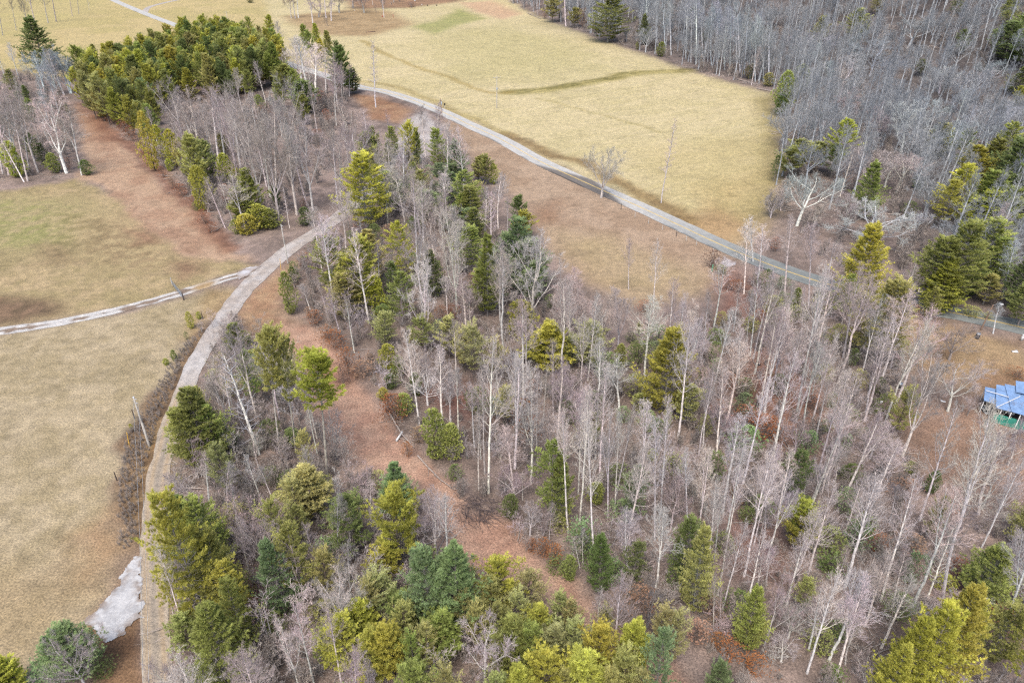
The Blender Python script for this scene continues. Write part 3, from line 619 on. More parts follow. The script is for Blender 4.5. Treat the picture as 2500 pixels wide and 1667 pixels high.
def spec(region, text):
    ox, oy = OFF[region]
    for e in text.split(';'):
        t = e.split()
        if not t: continue
        kind, rest = t[0], t[1:]; opt = {}; pts = []
        for a in rest:
            if '=' in a: k_, v = a.split('='); opt[k_] = v
            else: pts.append(tuple(float(q) for q in a.split(',')))
        P = [(ox + p[0] / 2.8, oy + p[1] / 2.8) for p in pts]
        h = float(opt['h']) if 'h' in opt else None
        if len(P) == 2:
            x, y = at(*P[1]); hh = h or min(max(height_for(x, y, P[0][1]), 1.0), 34)
            lean = None
            if kind in 'PNDH' :
                # real lean of the trunk: the tree's own top stands where the second point says
                tz = float(terr(x, y)) + hh; dx = (P[0][0] - proj(x, y, tz)[0]) / FPX * proj(x, y, tz)[2]
                a = max(-.16, min(.16, dx / hh)); lean = (rng.gauss(0, .012), a)
        else:
            hh = h or DEFH[kind] * rng.uniform(.88, 1.14); x, y = at(P[0][0], P[0][1], hh * (.97)); lean = None
        wid = 1.0
        H0 = SHAPES[kind][0][0]
        if 'w' in opt:
            dep = proj(x, y, float(terr(x, y)) + hh * .7)[2]; wid = (float(opt['w']) / 2.8 / FPX * dep) / (W0[kind] * hh / H0)
            wid = max(.55, min(1.9, wid))
        elif kind in 'P': wid = rng.uniform(.8, 1.15)
        o = plant(kind, x, y, hh, wid, opt.get('c'), None, int(opt['v']) if 'v' in opt else None, lean, True)
        if lean and lean[1] != 0: o.rotation_euler = (lean[0], lean[1], 0)
        if 'n' in opt: NOTED[opt['n']] = o
NOTED = {}

spec(1, """V 540,350 c=g; V 620,310; V 700,310 c=y; V 870,270 c=y; V 800,330 c=o; V 1020,270 c=o; V 960,350; V 1130,240; V 1210,200 c=o; V 1280,200; V 1340,165 c=y; V 1400,210; V 1440,140 c=o; V 1500,190 c=y; V 1570,150 c=g; V 1640,190 c=o; V 1690,130 c=g; V 1760,190 c=o; V 1830,110 c=y;
V 700,430 c=y; V 780,400 c=y; V 880,450 c=y; V 830,540 c=y; V 950,470 c=g; V 1050,420 c=b; V 1130,400 c=o; V 620,440 c=o; V 650,520 c=o; V 740,520 c=y; V 760,620 c=y; V 900,600 c=o; V 960,560 c=b; V 1010,620 c=g; V 850,680 c=y; V 930,700 c=o; V 1000,730 c=g; V 560,450 c=d; V 600,560 c=d; V 1250,380 c=y; V 1330,330 c=y; V 1270,480 c=y; V 1350,450 c=o; V 1480,400 c=d; V 1590,300 c=y; V 1550,420 c=o; V 1660,430 c=g; V 1740,400 c=o; V 1690,500 c=g; V 1560,500 c=d;
V 1930,450 c=g w=260; V 1890,540 c=o; V 2000,490 c=g; V 2060,560 c=d w=220; V 2050,640 c=g; V 2070,175 c=g; V 2150,170 c=y; V 2230,220 c=g; V 2180,270 c=y; V 2110,230 c=g; V 2290,300 c=d;
W 320,125 320,480 c=d w=200 v=3; O 260,300 300,600 c=b w=200 v=3; O 430,300 490,640 c=b w=220 v=5; O 330,380 400,650 c=b w=200 v=3; P 350,330 440,650 c=n w=150; W 182,330 190,480 c=g w=70; W 40,480 c=o h=10;
P 230,-200 245,190 c=k; P 300,-120 330,160 c=k; P 345,-200 385,150 c=k; P 470,-150 495,115 c=k; P 515,-90 540,100 c=k; P 95,-40 112,210 c=k; P 5,-60 20,245 c=k; P 150,-60 200,230 c=k; N 590,-60 610,72 c=n;
P 230,270 430,640 c=b w=200 h=15; P 400,250 480,640 c=b h=15 w=210; P 300,300 380,560 c=b h=14; P 440,350 520,640 c=b h=12;
O 330,680 455,1185 c=w w=400 v=2 n=pale_left; P 480,740 560,1200 c=n w=170; P 60,560 130,1180 c=n; P 150,540 200,1150 c=n; P 20,640 60,1200 c=n; P -60,900 165,1245 c=w v=5 w=120; O 230,640 260,1180 c=n w=260; P 110,600 190,1240 c=n; P -40,600 20,1190 c=n; O 90,700 120,1100 c=b w=220; P 260,700 300,1120 c=n;
C 100,970 130,1210 c=y w=170; C 350,1050 385,1180 c=g w=120; C 600,1095 600,1195 c=d w=95; W 40,800 60,1150 c=d h=9; W 230,860 240,1100 c=d h=8; W 290,900 320,1150 c=d h=7;
O 1200,590 1310,1150 c=n w=280 v=2; P 1300,600 1390,1100 c=n w=220; P 1400,620 1500,1130 c=n w=220; O 1500,640 1620,1180 c=n w=300 v=2; O 1690,640 1805,1500 c=n w=330 v=2; O 1800,650 1905,1490 c=n w=260 v=3; O 1950,620 2030,1470 c=n w=300 v=2; O 2110,780 2140,1440 c=w w=260 v=2; P 1590,640 1640,1140 c=n; P 1860,680 1890,1320 c=n; P 1990,900 2100,1400 c=n w=160; O 2300,830 2330,1350 c=n w=230; P 2240,900 2310,1400 c=n;
P 1250,620 1350,1080 c=n w=200; P 1350,650 1440,1050 c=n; P 1460,640 1540,1100 c=n; P 1550,700 1660,1250 c=n; P 1750,760 1850,1350 c=n;
P 1600,1190 1680,1565 c=w w=190 v=1; P 1430,1200 1540,1560 c=n w=130; P 1480,1200 1600,1540 c=n w=110; N 1920,1270 1980,1560 c=w; N 1880,1440 1910,1500 c=w;
P 1920,280 1990,540 c=n w=190 h=12; P 1990,260 2040,480 c=k w=150; P 2060,240 2110,620 c=w w=260; P 2150,290 2150,760 c=w w=260; P 2210,340 2230,640 c=n w=210; P 2110,420 2140,730 c=w; P 2290,360 2310,760 c=n; P 1890,140 1920,420 c=n; P 2340,420 2340,700 c=n; O 2030,260 2060,560 c=w w=260; P 2270,430 2300,860 c=n;
C 1070,770 1060,1170 c=y w=130; C 1230,890 1210,1140 c=y w=130; C 1110,860 1110,1080 c=y w=120; V 1400,920 1380,1340 c=o w=170; V 1450,960 1440,1250 c=o w=150; C 1370,1140 1390,1440 c=y w=130; C 1570,1050 1560,1270 c=y w=130; V 1700,1160 1740,1500 c=g w=170; C 1760,1400 1780,1560 c=y w=190; C 1850,1430 1850,1560 c=g w=160; C 1620,1500 1620,1600 c=g; V 1650,1290 1660,1540 c=g w=150; C 1680,1470 1690,1600 c=y w=150; C 2090,1420 2090,1540 c=d w=120; V 1280,960 1260,1180 c=o; L 1340,1380 1350,1440 c=d; V 1540,760 1540,1080 c=o h=7; V 1900,1180 1900,1440 c=d h=6;
R 650,690 640,760 c=t; R 700,720 700,800 c=t; R 760,770 770,840; R 830,830 850,900; R 900,880 910,960; R 950,940 960,1010 c=t; R 980,980 990,1060 c=t; R 1010,1030 1030,1120; R 1120,1150 1120,1210; R 1190,1210 1190,1290 c=t; R 1250,1270 1250,1340; R 1330,1350 1340,1420; R 1390,1450 1400,1530; R 1440,1530 1450,1590; R 2150,670 2150,740; R 2230,760 2240,830; R 2190,640 2200,720; R 470,1090 480,1160 c=t; R 2080,1370 2080,1430 c=t; R 800,800 820,870; R 870,850 880,930""")
spec(2, """N 200,265 245,735 c=w w=80 v=1 n=thin_roadside; O 1785,940 1785,1352 c=n w=320 v=3 n=lone_oak; N 2275,790 2195,1388 c=n w=85 n=dead_field; P 290,-80 302,122 c=w; P 60,430 65,662 c=n w=110; V 5,320 20,660 c=d w=170; P 20,480 30,680 c=n; V 95,480 90,640 c=d w=110;
S 330,760 330,860 c=n; O 80,740 90,1130 c=n w=270; P 190,740 200,1000 c=n w=200; P 20,830 60,1150 c=n; O 130,790 140,1200 c=n w=260; S 640,760 660,900 c=k; S 780,850 790,960 c=k h=5;
W 370,870 370,1080 c=g w=90 h=9; V 460,850 470,1140 c=y w=110; V 545,885 525,1110 c=g w=80; W 710,880 700,1210 c=g w=125 n=dark_pine; W 805,965 800,1230 c=b w=130; V 330,975 335,1130 c=g w=60; C 500,1110 510,1230 c=g; V 210,900 210,1120 c=o w=130 h=9; V 240,880 250,1100 c=o;
W 620,1290 620,1500 c=b w=220; W 830,1330 830,1560 c=g w=230; W 880,1430 880,1640 c=b w=230; E 560,1170 560,1420 c=o w=210; W 350,1180 350,1480 c=g w=200; E 250,1010 250,1260 c=o w=180; W 780,1120 780,1330 c=b w=150; W 150,1100 185,1565 c=y w=280 v=1 h=17 n=light_pine; W 855,1170 880,1530 c=g w=190; W 900,1270 900,1568 c=g w=170; V 1010,1065 1000,1265 c=g w=110; V 940,1070 945,1240 c=o w=110; W 670,1120 690,1400 c=b w=180; W 740,1180 760,1420 c=b w=150; V 690,1390 690,1560 c=g w=110; O 300,1060 330,1540 c=n w=260 v=2; O 440,1080 440,1480 c=n w=260; O 540,1200 550,1600 c=n w=300 v=1; O 680,1250 690,1620 c=n w=220; O 790,1360 800,1680 c=n w=230; P 1085,1180 1080,1560 c=w w=150; P 1150,1350 1150,1620 c=n; P 1000,1270 990,1580 c=n; P 640,1180 640,1460 c=n; P 400,1000 410,1300 c=n; P 270,960 290,1300 c=n; P 560,1060 560,1330 c=n; V 1230,1350 1230,1600 c=d w=120; V 1260,1450 1260,1640 c=y w=140; C 1050,1120 1050,1260 c=y;
V 1460,-20 1450,155 c=o w=150; P 1548,-160 1545,182 c=n w=140; W 1850,-30 1830,290 c=g w=240 v=1 n=edge_pine; V 1600,60 1600,190 c=o w=130; R 1650,80 1660,190 c=t w=110; C 2030,288 2030,340 c=g; C 2188,290 2190,388 c=g w=85; R 1400,70 1400,130 c=t; S 1330,20 1330,110 c=k; S 1260,10 1260,80 c=k; P 1700,-100 1710,200 c=n; P 1620,-140 1625,180 c=n; P 1340,-120 1350,110 c=k; P 1240,-140 1260,70 c=k; P 1180,-160 1190,20 c=k;
S 480,10 490,70 c=n; O 170,-60 165,90 c=k w=220; O 100,-80 90,60 c=k w=220; S 240,20 250,90 c=k""")
spec(1, """P 1990,-120 2020,130 c=n w=90; P 2025,-160 2040,125 c=w w=90; P 2120,-60 2140,165 c=n w=160; P 2230,-100 2230,125 c=n w=170; P 2265,-120 2265,145 c=n w=150; O 2160,-20 2180,120 c=n w=230; S 2230,90 2240,180 c=k; O 2310,-60 2320,90 c=k w=220; C 1700,-30 1710,22 c=d w=100""")
spec(3, """P 100,-60 110,440 c=b; P 210,20 215,450 c=b; P 285,60 270,460 c=b; P 360,100 390,520 c=b; P 460,40 440,510 c=b; P 520,100 515,560 c=b; P 570,140 575,560 c=b; P 150,40 160,440 c=b; P 330,40 340,470 c=b; P 40,-40 40,400 c=b; P 600,160 610,580 c=b; P 420,0 410,500 c=b; P 250,0 250,440 c=b; P -60,-60 -60,380 c=b; P -150,-70 -150,330 c=b; P -230,-90 -230,290 c=b; P -100,-60 -100,360 c=b; P 480,150 480,540 c=b; P 190,100 190,430 c=b; P 70,0 75,430 c=b; P 310,120 305,480 c=b; P 550,60 550,540 c=b;
C 690,490 690,780 c=g w=150; C 810,445 810,620 c=g w=140; C 740,540 740,700 c=g w=150; C 680,640 680,790 c=d w=100; C 970,430 965,540 c=g w=70; C 480,440 480,540 c=o w=70; C 600,500 600,590 c=o w=90; W 930,110 930,330 c=o w=90; W 160,190 160,300 c=d h=6;
O 830,165 825,480 c=c w=360 v=1; O 1085,400 1075,720 c=c w=270 v=2; O 1955,430 1945,710 c=c w=310 v=1; O 1790,420 1770,640 c=c w=270 v=4; O 2150,380 2120,570 c=b w=250 v=3; O 1590,730 1500,1080 c=c w=330 v=2; O 1330,280 1300,520 c=b w=280; O 1430,350 1400,560 c=b w=240; O 1550,60 1560,330 c=b w=340; O 1130,600 1120,860 c=n w=300; O 800,660 800,960 c=n w=260; O 900,490 890,680 c=b w=200; O 800,860 830,1010 c=n w=230; O 1700,640 1690,870 c=b w=260; O 1990,760 1950,1050 c=b w=300; O 1860,800 1840,1100 c=b w=260; O 1300,950 1250,1300 c=n w=430 v=3; O 1520,1030 1480,1320 c=n w=330; O 1430,980 1400,1280 c=n w=300; O 2240,720 2200,980 c=b w=250; O 1170,180 1150,480 c=b w=220; O 1280,250 1250,430 c=b w=200;
W 1085,815 1040,1200 c=y w=185 v=2 n=layered_pine; V 840,965 800,1190 c=o w=260 h=9; V 740,1010 720,1220 c=g w=190 h=8; V 930,985 930,1180 c=o w=180 h=8; W 660,1090 640,1240 c=d h=7; W 1050,1010 1030,1220 c=d w=140 h=9;
W 2250,150 2210,420 c=d w=250 v=1; W 2335,60 2330,340 c=g w=190; W 1910,205 1905,385 c=d w=90; W 1890,-10 1870,120 c=d w=130; W 2160,170 2150,380 c=d w=160; W 2330,200 2320,480 c=d w=200; W 1330,-20 1330,110 c=o w=130; W 1200,60 1190,260 c=o w=140; W 2300,460 2290,640 c=d w=150;
W 1990,1000 1960,1360 c=y w=230 v=0; W 2080,950 2060,1330 c=g w=230 v=3; W 2170,840 2150,1240 c=g w=200 v=2; W 2220,960 2200,1420 c=d w=270 v=1; W 2310,880 2300,1330 c=g w=230 v=3; W 1790,1230 1760,1560 c=y w=180; W 1880,1120 1850,1500 c=y w=230 v=2; W 2110,1180 2080,1590 c=g w=280 v=0; W 2030,1300 2010,1620 c=y w=240; W 2300,1130 2270,1560 c=d w=280 v=1; W 1760,880 1750,1080 c=o w=150 h=10; W 2190,1350 2170,1640 c=g w=260; W 1640,420 1640,520 c=d h=6 w=110; C 1620,1200 1620,1290 c=d w=130; L 1560,1380 1560,1480 c=d; W 2290,640 2280,760 c=y h=8;
O 820,1075 800,1545 c=c w=400 v=1 n=pale_oak; O 920,1340 910,1570 c=n w=260 v=5; O 1280,1330 1260,1720 c=c w=600 v=4 n=wide_oak; O 1140,1270 1120,1600 c=n w=260; P 500,1500 500,1790 c=w w=150 h=10; O 1620,1420 1600,1640 c=b w=220; O 700,1240 690,1440 c=n w=230; O 620,1300 620,1490 c=n w=160""")
spec(4, """D 1590,825 1770,1565 c=c n=dead_snag; H 1855,685 1910,1560 c=o w=230 v=0; H 1940,760 2025,1568 c=o w=190 v=2; H 2170,905 2235,1700 c=y w=330 v=1; P 2090,1230 2170,1560 c=w w=110; 
W 1400,1120 1440,1640 c=g w=320 v=3; W 1330,1220 1340,1640 c=g w=230 v=0; C 1330,1400 1340,1600 c=y w=190; W 1490,1240 1500,1640 c=g w=200 v=4; V 1640,710 1640,900 c=g w=150 h=6; W 2200,80 2300,520 c=g w=250 v=2 ; C 2000,320 1990,605 c=g w=125 n=drive_cedar; C 1320,590 1312,705 c=y w=60; C 1360,590 1365,640 c=y w=40; C 1135,910 1140,955 c=y w=45; C 1205,850 1195,925 c=g w=45; C 900,1370 900,1395 c=y w=24; C 1230,1690 1235,1760 c=y w=50; L 1280,730 1280,780 c=d w=40;
O 1500,900 1545,1300 c=n w=250 v=5; O 1600,720 1640,1050 c=n w=200 v=2; P 1520,780 1590,1250 c=n w=160; O 1470,940 1500,1230 c=n w=150; S 1450,560 1450,700 c=p w=180; S 1370,650 1380,730 c=p w=110; P 1650,760 1750,1300 c=n w=220; W 1740,980 1760,1250 c=g h=10 w=160; C 1990,1390 2000,1500 c=d w=160; S 2260,1240 2280,1480 c=n w=200; S 1850,1150 1870,1400 c=n; P 1540,1300 1580,1560 c=n w=120; S 1470,1430 1480,1560 c=n w=150; L 1560,1420 1560,1520 c=d w=200; L 1750,1480 1750,1540 c=d
; P 1700,1430 1780,1700 c=n w=150; S 2120,1480 2130,1600 c=p; R 2160,600 2160,680 w=120; R 2230,700 2240,780 w=110; R 2290,740 2300,840 w=130 c=u; R 2120,570 2120,630 c=t; S 2160,480 2180,640 c=n; S 2230,520 2250,700 c=n; P 2180,360 2250,640 c=n; P 2080,390 2140,620 c=n w=130; P 2260,420 2330,760 c=n""")
spec(5, """W 480,-20 455,450 c=y w=190 v=2 n=yellow_pine; W 120,105 160,600 c=y w=260 v=0; W 60,190 90,560 c=o w=220; C 280,350 260,620 c=y w=190 n=bright_cedar; W 430,470 430,680 c=g w=190 h=10; W 1035,75 1010,620 c=g w=170 v=3; W 990,250 980,600 c=g w=180; W 1240,-40 1220,420 c=b w=220 v=1; W 1160,60 1150,380 c=b w=190; W 1330,350 1320,560 c=b w=160 h=9; W 940,-120 930,130 c=g w=130; W 640,100 640,480 c=d h=9 w=150; W 380,260 380,520 c=d h=8;
O 780,-60 800,620 c=w w=320 v=2; O 1280,100 1310,740 c=w w=480 v=2 n=fork_white; O 570,290 585,855 c=w w=330 v=2; P 740,340 740,650 c=w w=150; P 330,170 330,450 c=n w=140; O 1590,300 1570,780 c=p w=360 v=5; O 1690,380 1660,800 c=p w=300 v=5; P 1990,90 1972,440 c=p w=110; P 2160,110 2140,600 c=w w=130; O 1800,420 1790,820 c=p w=260 v=5; O 1920,480 1900,840 c=n w=240; P 870,320 860,680 c=p w=200; O 900,330 890,660 c=p w=180 v=3; O 640,-100 650,330 c=p w=220; P 560,100 570,500 c=n; P 250,120 270,520 c=n; P 170,-60 170,200 c=n w=200; P 30,500 100,870 c=n w=120; O 1200,400 1230,720 c=n w=230; P 440,180 450,440 c=n w=120;
E 720,630 750,900 c=f w=260 n=soft_pine; E 950,700 920,1090 c=f w=270; E 860,730 850,1000 c=f w=220; V 1400,680 1420,980 c=y w=280; E 1680,740 1690,1000 c=f w=350 h=9; C 1230,520 1230,770 c=y w=190; V 1330,790 1330,950 c=o w=200; E 1570,780 1570,980 c=f w=200; E 1130,1100 1120,1370 c=o w=200; E 2290,690 2290,860 c=o w=210; E 2030,660 2040,760 c=o;
W 2195,870 2200,1260 c=y w=310 v=3 h=13 n=round_pine; E 2030,1150 2040,1280 c=o w=160;
W 210,40 220,380 c=o w=230; E 310,590 310,860 c=f w=230; W 1090,180 1070,560 c=b w=240; W 1290,110 1280,470 c=b w=260; E 560,640 560,880 c=o w=220; E 1060,800 1050,1060 c=f w=240; W 880,20 880,330 c=g w=200; W 60,330 60,640 c=o w=210; P 490,690 545,1370 c=w w=200 v=6; P 670,850 705,1450 c=w w=260 v=2 n=fan_tree; P 600,870 605,1110 c=n w=140; P 1010,890 1015,1830 c=w w=270 v=3 h=23 n=twin_trunk; P 990,900 990,1700 c=n w=190; P 1225,850 1215,1500 c=w w=260 v=8; P 1335,950 1318,1640 c=w w=140; P 1365,960 1345,1520 c=w w=120; P 1400,970 1390,1350 c=n; O 1600,920 1580,1300 c=p w=360 v=3; P 1690,1170 1640,2030 c=w w=190 h=20; P 1850,950 1775,1690 c=w w=230; P 1920,900 1910,1250 c=w w=230 v=1; P 2090,1190 2045,1850 c=w w=210 v=4; P 2270,1170 2190,1990 c=w w=160; P 1545,1310 1560,2100 c=w w=220 h=18; P 1080,900 1090,1160 c=n w=230; P 820,960 815,1480 c=n w=170; P 910,1080 920,1520 c=n w=180; P 960,1270 965,1600 c=n; P 770,930 760,1400 c=n; O 430,760 480,1100 c=n w=260; P 740,1000 750,1330 c=n;
S 260,940 320,1130 c=w w=220; O 470,1020 600,1230 c=w w=260; S 1080,1400 1090,1600 c=w w=220; O 1520,1350 1540,1620 c=w w=260; S 870,1450 870,1600 c=n w=160; P 1870,1280 1830,2000 c=w w=130; P 1930,1250 1880,1960 c=w w=150; P 1780,1130 1745,1600 c=n w=140; P 1450,1250 1440,1700 c=n; P 2200,1280 2150,2150 c=w w=140; P 1720,1280 1735,2270 c=w w=150;
C 320,820 340,980 c=y w=130; C 430,1150 440,1290 c=g w=120; C 310,1110 300,1190 c=y w=80; C 340,1020 350,1110 c=d w=90; C 650,1265 660,1590 c=g w=210 n=green_cedar; C 770,1360 770,1590 c=g w=190; W 1690,1420 1700,1530 c=g w=120 h=6; W 1720,1250 1720,1370 c=d h=6;
R 340,1180 340,1310 c=u w=130; R 470,1500 470,1580 c=u w=90; R 70,870 60,1010 w=150; R 20,960 20,1080 c=t w=130; R 150,950 150,1040 c=t w=150; R 690,570 700,650; R 770,560 770,640; R 1250,1220 1250,1360 c=u w=110; R 1290,1340 1290,1460 w=160; R 2090,530 2090,590 w=90; R 1770,660 1770,730 c=t; R 540,1400 540,1480 c=t w=120; R 350,1190 380,1330 c=r""")
spec(6, """P 495,-60 437,470 c=w w=150 v=6 n=road_tree; P 600,-20 540,330 c=w w=150 v=6; P 575,260 478,895 c=w w=150; P 665,290 502,915 c=w w=150 v=5; P 405,390 365,730 c=n w=110; P 505,440 455,800 c=n w=100; P 215,440 160,860 c=n w=130; P 1020,250 800,1270 c=w w=260 v=0 n=big_poplar; P 720,550 578,1280 c=w w=220; P 770,880 635,1580 c=w w=260 v=3; P 1010,690 895,1210 c=n w=150; P 1100,740 905,1335 c=w w=170; P 1440,640 1275,1200 c=w w=240 v=3; P 1400,770 1262,1340 c=n w=260; P 1275,270 1115,905 c=n w=210; P 1600,270 1520,570 c=n w=160; P 905,-40 880,640 c=n w=200; P 770,-60 715,480 c=n w=190; P 1030,1020 925,1490 c=n w=190; P 1150,1190 1080,1590 c=w w=230 v=1; O 1700,900 1520,1580 c=n w=380 v=2 n=leaning_oak; O 2020,880 1830,1270 c=n w=360 v=1; O 1850,640 1840,920 c=k w=330 v=3; O 1340,1310 1300,1590 c=n w=290 v=3; P 330,970 250,1570 c=w w=200; P 210,1050 160,1500 c=w w=160; O 160,830 70,1270 c=p w=380 v=5; P 1850,440 1800,540 c=n; P 2200,540 2140,740 c=b w=150; P 2290,100 2200,500 c=b w=200; P 450,620 400,1080 c=w w=180; P 440,720 400,1000 c=n w=140; P 1200,1000 1140,1230 c=p w=60; O 280,1180 260,1500 c=p w=300 v=5; P 600,640 540,960 c=p w=80; P 860,420 830,760 c=p w=80; P 60,860 30,1100 c=n; O 80,690 90,860 c=n w=170; O 2120,1340 2100,1590 c=n w=300; O 2250,1380 2240,1640 c=n w=260; O 780,1330 770,1600 c=n w=230; P 960,720 850,1100 c=n w=160; P 1340,930 1270,1330 c=n w=200; O 420,1480 410,1660 c=p w=160 ; P 580,960 510,1130 c=n w=60; P 1760,620 1700,760 c=n;
W 1245,15 1190,560 c=y w=280 v=3 n=roadside_pine; W 1450,390 1300,950 c=o w=330 v=0 n=olive_pine; W 1160,340 1105,680 c=g w=150 v=2; W 1700,50 1680,520 c=g w=280 v=0; W 1840,-20 1800,560 c=g w=300 v=1 n=road_pine_mass; W 1760,250 1740,580 c=y w=230 v=3; W 2060,-30 2030,400 c=g w=250 v=1; W 2120,80 2090,420 c=g w=190; W 2080,345 2070,540 c=o w=170 v=4; W 2310,230 2290,560 c=d w=220 v=1; W 2330,420 2310,680 c=g w=180; C 780,430 780,590 c=g w=95; E 1450,1130 1460,1460 c=o w=240 n=olive_shed; W 1690,500 1690,640 c=g h=6; L 1700,560 1700,620 c=g; L 1990,560 1990,620 c=o w=260; L 2100,590 2100,640 c=o; W 1960,180 1940,480 c=d w=200; W 40,1120 30,1360 c=o w=180 h=7; L 420,1050 430,1180 c=d w=120; L 680,460 690,560 c=d; L 250,720 250,790 c=d w=170; S 100,640 110,820 c=k; S 300,730 300,830 c=k; L 280,280 280,330 c=d w=110;
R 210,175 215,285 c=m w=135 v=2 n=roadside_brush; R 2300,990 2300,1040 w=110; R 390,390 390,450 w=120; R 560,1330 560,1470 c=u w=190; R 320,370 320,440 c=r; R 450,1260 440,1400; S 2120,900 2120,990 c=k; S 1650,740 1650,800 c=k; S 1960,1160 1960,1300 c=n; S 2230,1180 2240,1340 c=k; S 1550,900 1560,1000 c=p; R 900,1180 900,1260; R 1590,560 1590,630 c=r; S 700,180 720,280 c=n; S 850,150 860,260 c=k; R 640,100 650,180 c=r""")
spec(7, """W 1310,300 1360,760 c=d w=250 v=3; W 1460,330 1490,800 c=g w=260 v=1; W 1385,440 1420,1180 c=y w=350 v=1 h=18 n=drive_pine; W 1600,580 1600,1150 c=g w=280 v=0; W 1660,740 1650,1200 c=y w=250 v=2; W 1560,1050 1560,1560 c=g w=340 v=3; V 1310,1130 1320,1360 c=o w=220; W 1690,980 1690,1360 c=g w=190 h=10; V 1640,1180 1640,1400 c=y w=180;
O 1360,790 1360,1130 c=w w=250 v=2; P 1110,830 1290,1300 c=w v=8 w=70 h=14 n=leaning_trunk; P 1415,10 1432,330 c=n w=200; P 1590,220 1640,590 c=n w=180; O 1820,360 1830,840 c=p w=340 v=3; P 1880,700 1890,1080 c=p; V 2150,110 2130,440 c=f w=290; E 2090,180 2080,420 c=f w=220; O 1960,1190 2040,1580 c=w w=300 v=2; P 2070,1000 2150,1590 c=p w=240; O 2280,830 2352,1260 c=w w=360 v=1; P 2260,1080 2340,1590 c=p w=220; O 1220,1350 1210,1700 c=p w=280 v=3; O 590,1180 590,1600 c=n w=380 v=3; W 620,1200 620,1500 c=b h=7 w=280; W 480,1240 480,1520 c=b h=6 w=240; V 90,1420 100,1640 c=y w=240; V 20,1500 30,1680 c=y w=200; L 300,1480 300,1560 c=b w=260; L 720,1440 720,1500 c=d w=160; S 1440,1260 1500,1500 c=n; S 1380,1390 1400,1600 c=n w=220; S 1600,1420 1620,1640 c=n w=240; O 1760,1380 1780,1640 c=n w=250; L 1500,480 1500,560 c=d; P 2120,470 2200,900 c=p w=180; S 2180,560 2200,700 c=p; P 2290,260 2320,760 c=n w=130; W 2070,660 2080,1000 c=g w=240 v=4 h=11; W 1950,820 1960,1080 c=b h=10 w=220; L 1910,260 1910,330 c=y w=100; L 1870,100 1870,200 c=d w=160; P 1700,0 1790,330 c=w w=120; P 1780,90 1870,330 c=n w=160; L 1990,120 1990,220 c=d w=200; P 1540,60 1560,400 c=n w=160; S 1180,430 1200,560 c=w w=180; S 1700,560 1720,760 c=n w=220; P 1640,430 1700,800 c=n; S 1150,800 1190,900 c=n; L 1640,1430 1640,1500 c=d; W 2340,1300 2340,1500 c=y h=8; L 2230,600 2240,720 c=b w=200""")
